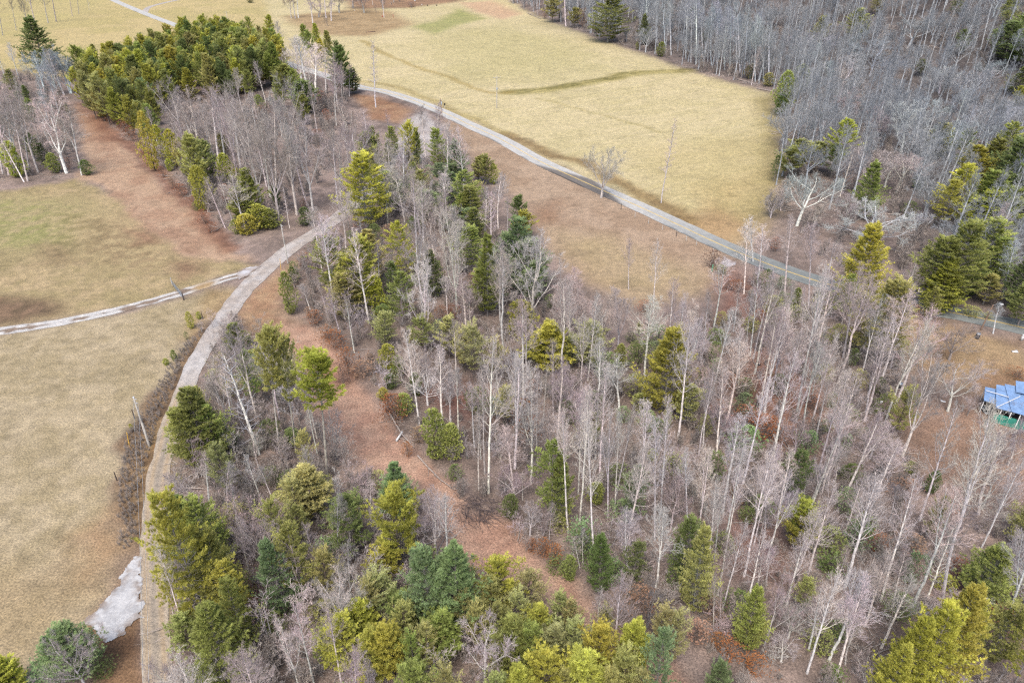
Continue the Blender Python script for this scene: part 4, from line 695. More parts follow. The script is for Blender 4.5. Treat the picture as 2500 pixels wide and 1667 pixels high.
spec(8, """W 370,70 400,430 c=b w=210 v=3 n=bluish_cedar; C 500,250 500,430 c=y w=120; V 430,470 420,830 c=y w=310 h=12; V 330,650 330,880 c=y w=220;
V 740,700 740,1080 c=b w=240; W 810,760 800,1200 c=b w=330 v=3 h=12; W 640,830 650,1200 c=b w=280 v=0 h=11; E 300,820 310,1120 c=f w=330; E 200,900 220,1200 c=f w=250; V 1130,760 1120,1120 c=y w=270; E 1290,810 1290,1100 c=f w=300; V 1010,890 1020,1200 c=o w=250; V 170,1010 170,1300 c=y w=230; V 120,1060 120,1340 c=y w=200; V 370,1180 370,1520 c=y w=280; E 1210,970 1210,1300 c=f w=250; V 1360,1050 1350,1380 c=y w=220; E 1500,960 1500,1290 c=f w=270; E 1570,1010 1560,1320 c=f w=230; E 1560,1160 1560,1480 c=f w=320; V 1740,1190 1740,1560 c=y w=250; E 1790,1080 1800,1360 c=f w=190; V 1970,1180 1960,1560 c=y w=260; E 2160,1060 2150,1420 c=f w=260; E 2240,1100 2230,1460 c=f w=250; V 1650,1395 1650,1750 c=y w=320 n=golden_pine; V 1400,1380 1400,1720 c=y w=300; V 700,1100 700,1400 c=g w=270; E 860,990 860,1300 c=o w=260; E 600,1170 600,1500 c=o w=290; W 2150,1390 2140,1750 c=b w=230 h=11; E 1920,1350 1920,1700 c=o w=310; E 740,1480 740,1800 c=o w=290; V 1170,1150 1170,1500 c=g w=270; E 1080,1010 1090,1300 c=o w=230; V 500,1440 510,1760 c=g w=250; E 60,1230 60,1500 c=f w=250; V 1280,1200 1270,1540 c=g w=230; E 950,1050 950,1350 c=f; V 1450,1190 1450,1520 c=f w=250; E 1090,1250 1090,1560 c=o; V 1840,1490 1840,1800 c=o; E 2030,1480 2030,1800 c=f w=280; V 1230,1500 1230,1820 c=y w=260; E 1520,1500 1520,1800 c=o w=250; E 440,1020 450,1330 c=o w=260; E 520,1260 520,1560 c=g w=220; V 250,1230 250,1540 c=y w=240; E 1050,1490 1060,1800 c=o w=250; V 440,960 440,1200 c=d w=240;
O 640,295 660,710 c=w w=350 v=2 n=white_fork; O 970,1120 985,1590 c=w w=370 v=1 n=white_crown; P 1900,850 1865,1440 c=p w=250 v=3; P 1770,930 1740,1320 c=p w=150; O 10,730 40,1250 c=w w=330 v=1; O 240,1360 240,1640 c=p w=260; S 130,110 170,340 c=p w=220; P 200,200 210,480 c=n w=170; S 240,330 270,560 c=n w=200; P 70,420 90,720 c=n; W 90,430 90,700 c=d w=280 h=9; 
P 940,-140 950,250 c=n w=160; P 1120,-180 1190,290 c=p w=250 v=4; O 1200,60 1190,330 c=p w=270 v=3; O 1290,360 1300,560 c=n w=240; S 1180,400 1190,560 c=p w=250; S 1390,330 1390,560 c=n w=200; P 1440,330 1430,590 c=n w=90; S 1260,540 1270,660 c=n; S 1090,180 1120,280 c=p w=230; P 1260,130 1250,320 c=n w=80;
W 1410,40 1440,480 c=g w=240 v=2 h=12 n=mid_green_pine; W 1490,150 1500,470 c=g w=160 h=10; L 1500,430 1500,520 c=o w=150; R 1310,600 1310,670 c=u w=80; R 1390,600 1390,700 c=u w=110; R 1480,650 1470,760 c=u w=130; C 1560,700 1570,860 c=g w=120; L 1480,720 1480,800 c=d w=150; W 1760,690 1770,930 c=d w=170 h=8; L 1690,560 1690,700 c=d w=200; W 1980,290 1980,480 c=b h=9 w=200; L 1640,480 1650,640 c=b w=220; W 1980,790 1990,890 c=d h=6; L 1860,740 1870,860 c=b w=220; P 2200,370 2150,1000 c=w w=260 v=4 n=clearing_tree; P 1910,560 1975,800 c=w w=230 v=7 h=9; O 1850,480 1960,780 c=w w=280; S 2040,720 2050,870 c=p w=200; S 2260,840 2230,1070 c=p w=200; R 2050,940 2060,1050 c=t w=200; S 2120,940 2130,1060 c=p; S 1330,520 1340,640 c=n; P 1620,560 1640,780 c=n w=120; P 1660,520 1660,760 c=n w=120; S 1740,440 1740,660 c=n w=200; S 2260,540 2260,760 c=n; O 2280,150 2260,520 c=p w=250; L 1920,330 1930,460 c=b w=240; L 2300,780 2300,900 c=d""")
spec(9, """P 190,-60 100,690 c=w w=200 v=4; P 270,130 190,840 c=w w=200 v=0; P 330,150 235,720 c=w w=150; P 420,-60 305,620 c=w w=200 v=3; P 450,110 287,830 c=w w=170 v=5; P 440,480 285,1080 c=w w=190 v=3; P 650,-30 578,570 c=w w=200 v=1; P 770,-20 668,440 c=w w=200; P 700,-60 505,620 c=w w=150; P 550,570 452,1080 c=w w=260 v=3; O 660,890 575,1310 c=p w=230 v=2; P 840,590 725,1040 c=w w=230 v=3; P 1040,230 855,890 c=w w=250 v=3; P 1325,190 1130,910 c=w w=330 v=3 n=tall_mid; P 1260,140 1140,510 c=n w=190; P 1660,130 1370,1010 c=w w=260 v=0; P 1870,220 1590,1060 c=w w=330 v=4; P 1930,480 1650,1090 c=w w=220 v=6; P 2120,370 1790,1010 c=w w=370 v=7 h=26 n=biggest_poplar; P 1320,870 1075,1500 c=w w=270 v=1; P 1065,830 868,1500 c=w w=270 v=3 n=lower_poplar; P 1010,880 880,1340 c=n w=220; P 1470,690 1265,1180 c=n w=250; P 1570,870 1375,1330 c=n w=290 v=3; P 1240,820 1020,1410 c=w w=320 v=4; P 2345,900 2185,1290 c=w w=300 v=4 h=15; S 2015,910 1960,1170 c=w w=230; P 870,580 830,740 c=p w=230; P 960,90 900,330 c=n w=200; P 900,120 840,330 c=n w=180; P 1090,-40 1015,210 c=n w=170; P 1080,0 1060,200 c=n; P 60,-40 50,440 c=w w=180; P 360,560 255,980 c=p w=200; P 590,330 540,620 c=p w=110; P 720,780 690,960 c=n; O 780,960 740,1260 c=n w=290 v=3; O 1300,1360 1250,1600 c=n w=280; P 1200,1150 1130,1440 c=n w=170; P 1480,-60 1330,300 c=w w=260; O 1480,560 1400,820 c=n w=300; O 1850,1450 1830,1667 c=w w=330; P 2250,300 2100,560 c=n w=300; O 2100,60 2060,380 c=n w=330; P 2200,-100 2040,420 c=n w=300; O 2330,480 2280,740 c=n w=300; O 700,1230 690,1420 c=n w=250; P 1170,640 1040,1000 c=n; O 1250,640 1210,920 c=n w=280; P 560,640 500,1060 c=p w=150; P 650,640 590,900 c=p w=200; S 580,1260 580,1400 c=w w=260; O 400,940 380,1200 c=p w=220; S 260,1080 260,1220 c=p w=230; P 300,900 270,1200 c=n w=80; P 250,820 230,1200 c=n w=80; O 1700,960 1660,1160 c=w w=300 v=5; O 1770,900 1720,1150 c=p w=260 v=5; O 2180,1420 2150,1600 c=k w=300; P 1560,640 1450,1060 c=n w=200; P 940,400 780,860 c=w w=210; P 1500,200 1440,460 c=n w=150;
E 815,335 790,640 c=y w=310 n=gold_pine; E 800,430 790,660 c=y w=290; W 1740,1110 1710,1560 c=y w=330 v=3 h=13 n=corner_pine; W 1600,1240 1580,1640 c=y w=300 h=12; W 1480,1380 1460,1700 c=y w=280 h=11; W 1830,1200 1800,1560 c=y w=230 h=11; W 1370,1470 1360,1750 c=y w=230 h=9; W 100,690 85,1080 c=o w=210 v=3 h=12; W 440,1050 440,1330 c=g w=190 h=9; V 480,1150 480,1350 c=g w=170; W 2270,1270 2250,1640 c=y w=220 h=11; W 2080,760 2040,1000 c=g w=290 h=8; L 2080,840 2070,950 c=g w=300; V 240,1420 220,1700 c=b w=160; E 820,850 820,1090 c=o w=200; E 1700,330 1690,600 c=o w=170 h=7; L 450,380 450,460 c=d w=140; L 1050,1470 1040,1540 c=d w=180; W 20,610 20,860 c=d w=200 h=9; L 850,300 850,380 c=d; W 2110,1180 2100,1400 c=o w=260 h=8; L 540,300 540,420 c=d w=200; L 1000,700 1000,800 c=d w=260; L 1500,980 1480,1100 c=d w=240; L 1800,840 1790,940 c=y w=180; W 2330,420 2320,620 c=o h=8; L 960,1220 950,1330 c=o w=260; L 1250,420 1240,540 c=d w=200; L 300,560 300,680 c=d w=220; L 380,960 380,1080 c=d w=220; W 750,160 740,330 c=d h=8 w=200; L 1160,80 1150,180 c=d w=220; L 1580,60 1570,130 c=g w=120;
R 240,1250 240,1330 c=u w=110; R 330,1300 330,1380 c=u w=160; R 500,1400 500,1470 c=u w=160; R 200,1000 200,1100 c=t w=190; R 1560,600 1560,690 c=t w=200; R 1340,580 1340,660 w=130; R 2180,1060 2180,1130 c=u w=200; R 100,1180 110,1300 c=t; R 1880,740 1880,800 w=130""")

# ------------------------------------------------------------------ woods between the trees placed one by one
FILL = {
 'grove': [(192, 268), (215, 222), (290, 196), (380, 156), (440, 130), (520, 112), (600, 132), (690, 166), (700, 200), (650, 222), (560, 250), (430, 256), (390, 310), (325, 335), (255, 305)],
 'midleft': [(330, 345), (400, 320), (440, 270), (640, 245), (760, 205), (800, 222), (850, 250), (845, 330), (780, 440), (700, 545), (620, 590), (560, 590), (490, 500), (410, 420)],
 'left': [(-160, 420), (0, 445), (130, 432), (205, 420), (192, 330), (180, 275), (130, 205), (60, 190), (-120, 210)],
 'mid': [(690, 700), (735, 640), (800, 590), (850, 510), (905, 430), (975, 390), (1040, 400), (1110, 400), (1170, 470), (1240, 590), (1300, 700), (1420, 800), (1560, 835), (1700, 800), (1800, 745), (1850, 685), (1920, 705), (2080, 748), (2180, 790), (2200, 900), (2180, 1010), (2260, 1190), (2380, 1260), (2640, 1300), (2800, 1800), (1850, 1800), (1720, 1640), (1560, 1520), (1440, 1400), (1350, 1310), (1230, 1260), (1130, 1220), (1050, 1100), (960, 1010), (880, 890), (780, 790)],
 'lower': [(535, 790), (585, 790), (690, 890), (740, 960), (790, 1080), (880, 1170), (1000, 1240), (1090, 1360), (1180, 1440), (1300, 1470), (1420, 1600), (1560, 1800), (430, 1800), (428, 1500), (440, 1200), (460, 1000)],
 'hill': [(1905, 330), (1900, 420), (1870, 540), (1830, 620), (1930, 655), (2080, 705), (2250, 738), (2520, 785), (2800, 830), (2900, -150), (1180, -150), (1230, 0), (1335, 45), (1485, 100), (1605, 140), (1705, 175), (1895, 225)],
 'yard': [(690, -80), (1080, -80), (990, 8), (945, 30), (880, 36), (800, 44), (700, 48)],
 'topleft': [(-200, -70), (130, -70), (60, 20), (-30, 80), (-250, 90)],
}
CLEAR = [[(690, 790), (760, 800), (840, 880), (905, 980), (960, 1070), (1085, 1200), (1120, 1265), (1250, 1285), (1335, 1345), (1430, 1455), (1545, 1565), (1700, 1690), (1640, 1790), (1470, 1640), (1330, 1480), (1240, 1430), (1100, 1340), (1050, 1230), (950, 1165), (860, 1140), (790, 1060), (735, 950)],
         [(2180, 770), (2520, 825), (2640, 1100), (2400, 1110), (2330, 1000), (2230, 900)]]
GRID = {}
def near(x, y, r):
    for i in range(int((x - r) // 4), int((x + r) // 4) + 1):
        for j in range(int((y - r) // 4), int((y + r) // 4) + 1):
            for (a, b) in GRID.get((i, j), ()):
                if (a - x) ** 2 + (b - y) ** 2 < r * r: return True
    return False
def occupy(x, y): GRID.setdefault((int(x // 4), int(y // 4)), []).append((x, y))
for t in TREES: occupy(t['x'], t['y'])
PATHS = [(MAIN, 5.0), (DRIVE, 4.2), (LANE, 3.0)]
def off_path(x, y, extra=0.0):
    return all(np.min(np.hypot(P_[::3, 0] - x, P_[::3, 1] - y)) > r + extra for P_, r in PATHS)
def scatter(poly, n, gap, r_, extra=0.0):
    pw = np.array(poly_world([(px, max(py, -150)) for px, py in poly])); x0, y0 = pw.min(0); x1, y1 = pw.max(0); y1 = min(y1, 900); out = []
    tries = 0
    while len(out) < n and tries < n * 60:
        tries += 1; x, y_ = r_.uniform(x0, x1), r_.uniform(y0, y1)
        px, py, dep = proj(x, y_, float(terr(x, y_)))
        if dep < 5 or not inpoly([px], [py], poly)[0] or any(inpoly([px], [py], c)[0] for c in CLEAR): continue
        if py > 1600 and 1980 < px < 2430 and gap > 2: continue
        if poly is FILL['mid'] and gap > 2 and px < 1290 and py < 790 and r_.random() < .55: continue
        if near(x, y_, gap) or not off_path(x, y_, extra): continue
        occupy(x, y_); out.append((x, y_, px, py, dep))
    return out
def fill(poly, n, gap, mix, r_, wk=1.0):
    ks = [m[0] for m in mix]; ws = [m[1] for m in mix]
    for (x, y_, px, py, dep) in scatter(FILL[poly], n, gap, r_):
        k, _, h0, h1, cs = mix[r_.choices(range(len(mix)), ws)[0]]
        plant(k, x, y_, r_.uniform(h0, h1), r_.uniform(.85, 1.15) * wk, r_.choice(cs), poly)
fr = random.Random(99)
fill('grove', 172, 3.1, [('V', 1, 12.5, 16.5, 'yyogd')], fr)
fill('midleft', 36, 3.0, [('S', 3, 4, 9, 'nnp'), ('P', 2, 11, 16, 'nn'), ('C', 1, 3, 6, 'yg'), ('R', 1, 2, 4, 'rt')], fr)
fill('left', 26, 3.0, [('P', 3, 10, 15, 'nb'), ('S', 2, 4, 8, 'nk'), ('V', 1, 5, 9, 'dg'), ('L', 1, 2, 4, 'd')], fr)
fill('mid', 300, 2.4, [('P', 2.4, 12, 19, 'nwwp'), ('S', 5, 3.5, 8.5, 'npwk'), ('L', 3.6, 1.8, 4.4, 'dobdo'), ('R', .7, 1.5, 3, 'rt'), ('C', .5, 2, 4.5, 'gd')], fr)
FILL['right'] = [(1250, 930), (1700, 850), (2080, 860), (2200, 1050), (2260, 1220), (2500, 1320), (2540, 1600), (1950, 1600), (1640, 1440), (1400, 1320), (1240, 1200)]
fill('right', 42, 2.2, [('P', 4, 13, 19, 'wwn'), ('L', 1, 2.5, 4.5, 'dob')], fr, .72)
fill('lower', 170, 2.3, [('S', 6, 3.5, 9, 'npw'), ('P', 2, 9, 14, 'npw'), ('L', 4.5, 1.6, 4.0, 'dbooo'), ('E', 1, 5, 9, 'of')], fr)
fill('hill', 80, 4.2, [('P', 3, 13, 20, 'bbn'), ('O', 2, 12, 17, 'bbn'), ('W', 3, 9, 17, 'dggo'), ('S', 2, 5, 9, 'bk')], fr)
fill('yard', 36, 2.6, [('P', 2, 14, 20, 'nk'), ('O', 3, 11, 16, 'kkn'), ('S', 2, 4, 7, 'k')], fr)
fill('topleft', 8, 6, [('P', 1, 14, 20, 'k')], fr)

# ------------------------------------------------------------------ uncountable growth: far wood and undergrowth
def merge(name, a, b):
    V, Q, T, off = [], [], [], 0
    for me in (a, b):
        v = np.empty(len(me.vertices) * 3, np.float32); me.vertices.foreach_get("co", v); V.append(v.reshape(-1, 3))
        ls = np.empty(len(me.polygons), np.int32); lt = np.empty(len(me.polygons), np.int32); li = np.empty(len(me.loops), np.int32)
        me.polygons.foreach_get("loop_start", ls); me.polygons.foreach_get("loop_total", lt); me.loops.foreach_get("vertex_index", li)
        q = ls[lt == 4]; t = ls[lt == 3]; Q.append(li[q[:, None] + np.arange(4)] + off); T.append(li[t[:, None] + np.arange(3)] + off); off += len(me.vertices)
    return np_mesh(name, np.concatenate(V), np.concatenate(Q), np.concatenate(T), a.materials[0])
def proto_collection(name, items):
    c = bpy.data.collections.new(name)
    for i, (me, colr) in enumerate(items):
        o = bpy.data.objects.new("%s_kind%02d" % (name, i), me); o.color = (*colr, 1); c.objects.link(o)
    return c
def stuff_instances(name, label, pts, coll, nk, r_, tone):
    n = len(pts); me = bpy.data.meshes.new(name); me.vertices.add(n); me.vertices.foreach_set("co", np.array([p[:3] for p in pts], np.float32).ravel())
    def attr(nm, ty, vals, f): a = me.attributes.new(nm, ty, 'POINT'); a.data.foreach_set(f, np.array(vals, np.float32 if ty != 'INT' else np.int32).ravel())
    attr("size", 'FLOAT', [p[3] for p in pts], "value"); attr("turn", 'FLOAT_VECTOR', [(r_.gauss(0, .04), r_.gauss(0, .04), r_.uniform(0, 6.28)) for _ in pts], "vector"); attr("pick", 'INT', [p[4] for p in pts], "value")
    o = link(name, me); o.color = (*tone, 1); o["kind"] = "stuff"; o["label"] = label
    ng = bpy.data.node_groups.new(name, 'GeometryNodeTree'); ng.interface.new_socket("Geometry", in_out='INPUT', socket_type='NodeSocketGeometry'); ng.interface.new_socket("Geometry", in_out='OUTPUT', socket_type='NodeSocketGeometry')
    gi, go = ng.nodes.new("NodeGroupInput"), ng.nodes.new("NodeGroupOutput"); ci = ng.nodes.new("GeometryNodeCollectionInfo"); ci.inputs[0].default_value = coll; ci.inputs[1].default_value = True; ci.inputs[2].default_value = True
    ip = ng.nodes.new("GeometryNodeInstanceOnPoints"); ip.inputs["Pick Instance"].default_value = True
    def na(nm, ty):
        k = ng.nodes.new("GeometryNodeInputNamedAttribute"); k.data_type = ty; k.inputs[0].default_value = nm
        return next(s for s in k.outputs if s.enabled and s.name == "Attribute")
    L = ng.links.new; L(gi.outputs[0], ip.inputs["Points"]); L(ci.outputs[0], ip.inputs["Instance"]); L(na("pick", 'INT'), ip.inputs["Instance Index"]); L(na("size", 'FLOAT'), ip.inputs["Scale"])
    e2r = ng.nodes.new("FunctionNodeEulerToRotation"); L(na("turn", 'FLOAT_VECTOR'), e2r.inputs[0]); L(e2r.outputs[0], ip.inputs["Rotation"]); L(ip.outputs[0], go.inputs[0])
    md = o.modifiers.new("spread", 'NODES'); md.node_group = ng
    return o
def pts_in(poly, n, gap, r_, h0, h1, nk, pad=0.0):
    out = []
    for (x, y_, px, py, dep) in scatter(poly, n, gap, r_, pad): out.append((x, y_, float(terr(x, y_)) - .05, r_.uniform(h0, h1), r_.randrange(nk)))
    return out
sr = random.Random(5)
wood = [(merge("far_tree", SHAPES['P'][i][1], SHAPES['P'][i][2]), c) for i, c in ((0, (.25, .265, .28)), (2, (.27, .27, .275)), (3, (.23, .245, .26)), (6, (.28, .285, .29)), (8, (.26, .26, .265)))] + \
       [(merge("far_tree", SHAPES['O'][i][1], SHAPES['O'][i][2]), c) for i, c in ((0, (.25, .265, .28)), (2, (.27, .275, .285)), (3, (.24, .25, .265)))]
GRID_TREES = dict(GRID); 
GRID.clear()
for t in TREES:
    if t['k'] in 'OWV' and t['hand']:
        for a in np.linspace(0, 6.28, 9): occupy(t['x'] + 2.6 * math.cos(a), t['y'] - 2.5 + 2.6 * math.sin(a))
        occupy(t['x'], t['y'])
far = pts_in(FILL['hill'], 1450, 1.9, sr, .5, .98, 8)
far = [q for q in far if not any(inpoly([proj(q[0], q[1], q[2])[0]], [proj(q[0], q[1], q[2])[1]], pp)[0] for pp in ([(1960, 530), (2290, 560), (2300, 740), (1960, 690)], [(1880, 470), (2010, 470), (2010, 650), (1840, 640)]))]
stuff_instances("forest", "grey-blue leafless wood covering the hillside beyond the road", far, proto_collection("far_wood", wood), 8, sr, (.30, .322, .342))
brush = []
for i, (st, k, c) in enumerate(((6, 6, (.29, .25, .245)), (7, 5, (.33, .275, .265)), (5, 7, (.25, .22, .21)), (6, 6, (.22, .19, .175)), (8, 5, (.30, .26, .23)))):
    H0, a, b = make_sapling(200 + i, st, 3.0, k + 2); brush.append((merge("brush", a, b), c))
for q in range(3):
    mb = MB(); r2 = random.Random(300 + q)
    for k in range(26):
        a, d = r2.uniform(0, 6.28), 2.6 * math.sqrt(r2.random()); dd = nrm((r2.gauss(0, 1), r2.gauss(0, 1), r2.uniform(.0, .12))); ra = r2.choice((.012, .015, .02, .05))
        limb(mb, r2, (d * math.cos(a), d * math.sin(a), .06), dd, r2.uniform(.7, 3.2), ra, ra * .6, 4, .08, 0, 4)
    brush.append((mb.mesh("sticks", M_BARK), (.3, .27, .25)))
GRID.clear(); ug = []
for poly, n, gap, h0, h1 in (('mid', 1350, .9, .3, 1.2), ('lower', 640, .9, .3, 1.3), ('hill', 2400, 1.3, .6, 2.1), ('midleft', 560, 1.0, .5, 1.8), ('left', 320, 1.0, .5, 1.9), ('yard', 70, 2, .5, 1.2)):
    ug += pts_in(FILL[poly], n, gap, sr, h0, h1, 8, 3.0 if poly in ('mid', 'hill') else -1.4)
DITCH = [(420, 880), (500, 800), (490, 850), (430, 980), (385, 1090), (366, 1200), (352, 1340), (290, 1350), (290, 1200), (308, 1070), (360, 990)]
ug += [(*p[:3], p[3] * .3, p[4]) for p in pts_in(DITCH, 300, .4, sr, .6, 1.1, 5, -2.2)]
stuff_instances("undergrowth", "tangled leafless grey-brown brush on the woodland floor", ug, proto_collection("floor_brush", brush), 8, sr, (.335, .30, .275))

# ------------------------------------------------------------------ poles, lamp, gate, fences
def tube_obj(name, pts, rad, n, m, parent, smooth=True):
    mb = MB(); mb.tube(pts, rad, n); return link(name, mb.mesh(name, m, smooth), parent)
def box_obj(name, c, size, m, parent, rot=None):
    mb = MB(); mb.box(c, size, rot); return link(name, mb.mesh(name, m), parent)
def ground_at(px, py): x, y_ = at(px, py); return x, y_, float(terr(x, y_))
def pole(bx, by, ty, tx, m, label, arm=None, rot=0.0, r=.15, extra=()):
    x, y_, z = ground_at(bx, by); h = height_for(x, y_, ty) if ty is not None else 10.0
    o = thing("utility_pole", label, "utility pole", (x, y_, z))
    tz = z + h; lx = ((tx - proj(x, y_, tz)[0]) / FPX * proj(x, y_, tz)[2]) if tx is not None else 0; lx = max(-.5, min(.5, lx))
    tube_obj("pole", [(0, 0, -.3), (lx * .5, 0, h * .5), (lx, 0, h)], [r, r * .85, r * .65], 10, m, o)
    if 'cap' in extra: tube_obj("pole_cap", [(lx, 0, h - .02), (lx, 0, h + .09)], [r * .8, r * .6], 10, M_CERAMIC, o)
    if arm:
        ca, sa = math.cos(rot), math.sin(rot); mb = MB(); mb.box((lx, -.12, h - .55), (arm, .1, .12)); a = link("crossarm", mb.mesh("crossarm", m), o); a.rotation_euler = (0, 0, rot)
        for k in (-.46, 0, .46): tube_obj("insulator", [(lx + arm * k, -.12, h - .49), (lx + arm * k, -.12, h - .28)], [.07, .04], 8, M_CERAMIC, a)
        tube_obj("brace", [(lx + arm * .3, -.1, h - .58), (lx, -.1, h - 1.3)], [.03, .03], 4, M_METAL, a); tube_obj("brace", [(lx - arm * .3, -.1, h - .58), (lx, -.1, h - 1.3)], [.03, .03], 4, M_METAL, a)
    if 'bracket' in extra:
        for k in (.3, .9): tube_obj("insulator", [(lx, 0, h - k), (lx + .32, 0, h - k)], [.05, .05], 6, M_CERAMIC, o)
    if 'band' in extra:
        tube_obj("meter_box", [(lx, -.2, h * .58), (lx, -.2, h * .58 + .7)], [.22, .22], 10, M_METAL, o); tube_obj("bracket", [(lx, 0, h * .6), (lx + .9, 0, h * .62)], [.04, .04], 5, M_WOODDARK, o)
    if 'transformer' in extra: tube_obj("transformer", [(lx + .3, -.1, h - 2.0), (lx + .3, -.1, h - 1.1)], [.24, .24], 12, M_METAL, o)
    return o, (x + lx, y_, tz)
_, topA = pole(365, 1089, 970, 326, M_WOODGREY, "weathered grey utility pole with pale cap beside the drive ditch", None, 0, .16, ('cap', 'bracket'))
pole(703, 643, 548, 686, M_WOODGREY, "plain brown-grey utility pole at the edge of the drive above the fork", None, 0, .14, ('bracket',))
pole(1213, 265, 186, 1213, M_WOODGREY, "grey utility pole with crossarm standing out in the tan field", 2.6, .35, .15, ('band',))
pole(1080, 289, 241, 1075, M_WOODBROWN, "brown utility pole with small top arm on the verge of the main road", 1.3, .9, .14, ('transformer',))
pole(560, 72, None, None, M_WOODGREY, "distant utility pole with crossarm rising behind the pine grove", 2.6, .2, .14)
for k, dx in ((0, -.15), (1, .35)):
    ex, ey = at(352 + 10 * k, 1950, 7.4); a = np.array([topA[0] + dx, topA[1], topA[2] - .3 - .6 * k]); b = np.array([ex, ey, 7.4 - .6 * k]); P_ = []
    for i in range(25): t = i / 24; q = a * (1 - t) + b * t; q[2] -= 1.1 * 4 * t * (1 - t); P_.append(tuple(q))
    mb = MB(); mb.tube(P_, [.014] * 25, 5); o = link("power_cable", mb.mesh("power_cable", M_METAL)); o["category"] = "cable"
    o["label"] = ("upper" if k == 0 else "lower") + " thin cable running from the grey pole beside the drive ditch"; o["group"] = "cables over the ditch"
def lamp():
    x, y_, z = ground_at(2394, 806); h = height_for(x, y_, 744); o = thing("street_lamp", "dark street lamp pole with short arm and pale lamp head by the road", "street lamp", (x, y_, z))
    lx = 1.6 * (2421 - 2394) / 100
    tube_obj("pole", [(0, 0, -.2), (lx * .5, 0, h * .5), (lx, 0, h)], [.13, .11, .09], 10, M_WOODBROWN, o)
    tube_obj("lamp_arm", [(lx, 0, h - .15), (lx + .5, 0, h + .12), (lx + 1.15, 0, h + .1)], [.035, .03, .03], 6, M_METAL, o)
    tube_obj("lamp_head", [(lx + 1.05, 0, h + .14), (lx + 1.35, 0, h + .08), (lx + 1.6, 0, h + .02)], [.09, .2, .16], 10, M_WHITE, o)
lamp()
def fence_post(bx, by, h, m, label, group=None, r=.07, lean=(0, 0)):
    x, y_, z = ground_at(bx, by); mb = MB(); mb.tube([(0, 0, -.2), (0, 0, h * .5), (lean[0], lean[1], h)], [r, r * .95, r * .8], 7); o = link("fence_post", mb.mesh("fence_post", m, True), None, (x, y_, z)); o["label"] = label; o["category"] = "post"
    if group: o["group"] = group
    return o
def gate():
    a = ground_at(449, 732); b = ground_at(421, 697); dx, dy = b[0] - a[0], b[1] - a[1]; L = math.hypot(dx, dy); rz = math.atan2(dy, dx)
    o = thing("metal_gate", "grey tubular metal gate closed across the white gravel lane", "gate", a, rz)
    for zz in (.25, .5, .75, 1.0, 1.25): tube_obj("rail", [(.1, 0, zz), (L - .1, 0, zz)], [.03, .03], 6, M_METAL, o)
    for xx in (.1, L * .36, L * .68, L - .1): tube_obj("upright", [(xx, .0, .22), (xx, 0, 1.28)], [.032, .032], 6, M_METAL, o)
    fence_post(449, 733, 1.7, M_WOODDARK, "dark wooden post at the hinge end of the metal gate", None, .11); fence_post(420.5, 695, 1.5, M_WOODGREY, "grey post at the far end of the metal gate", None, .09)
gate()
fence_post(495, 778, 1.3, M_WOODDARK, "dark fence post beside small green shrubs near the drive", None, .08)
fence_post(329, 1022, 1.6, M_WOODDARK, "dark fence post behind the grey utility pole at the field edge", None, .08)
fence_post(286, 1173, 1.4, M_WOODDARK, "dark fence post along the field edge below the grey utility pole", None, .08)
for (px, py, h, w) in ((1516, 512, 1.5, "dark wooden roadside fence post across from the lone roadside oak"), (1550, 530, 1.2, "second roadside fence post past the lone roadside oak"), (1583, 546, 1.2, "third roadside fence post past the lone roadside oak"), (1617, 562, 1.2, "fourth roadside fence post past the lone roadside oak"), (1651, 577, 1.2, "dark roadside fence post midway to the reddish bush"), (1675, 588, 1.2, "white-topped roadside fence post before the reddish bush"), (1700, 598, 1.2, "pale roadside fence post close before the reddish bush"), (1740, 622, 1.5, "pale post standing inside the reddish roadside bush")):
    fence_post(px, py, h, M_WOODDARK if 'dark' in w else M_WOODGREY, w, "roadside fence posts", .075)
fence_post(1735, 649, 1.3, M_WHITE, "leaning white post in front of the reddish roadside bush", None, .08, (.45, .2))
fence_post(1738, 663, 1.5, plain("green_post", (.06, .17, .10), .6), "stubby green post in front of the reddish roadside bush", None, .16)
def marker(bx, by, ty, label):
    x, y_, z = ground_at(bx, by); h = max(1.2, height_for(x, y_, ty)); mb = MB(); mb.tube([(0, 0, -.1), (.05, .1, h * .5), (.12, .25, h)], [.05, .05, .045], 7); o = link("guy_marker", mb.mesh("guy_marker", M_YELLOW, True), None, (x, y_, z)); o["label"] = label; o["category"] = "cable marker"
marker(316, 1088, 1058, "yellow guy-wire marker tube left of the grey ditch pole".replace("left of", "in brush beside")); marker(686, 659, 633, "yellow guy-wire marker tube on the verge by the drive pole")
def mailbox():
    x, y_, z = ground_at(1086, 265); o = thing("mailbox", "black mailbox on a pale post across the main road", "mailbox", (x, y_, z)); tube_obj("post", [(0, 0, -.2), (0, 0, 1.2)], [.06, .06], 6, M_WHITE, o)
    mb = MB(); mb.box((0, 0, 1.4), (.45, .75, .42)); me = mb.mesh("box", M_BLACK); link("box", me, o); tube_obj("lid", [(0, -.38, 1.6), (0, .38, 1.6)], [.22, .22], 10, M_BLACK, o)
mailbox()
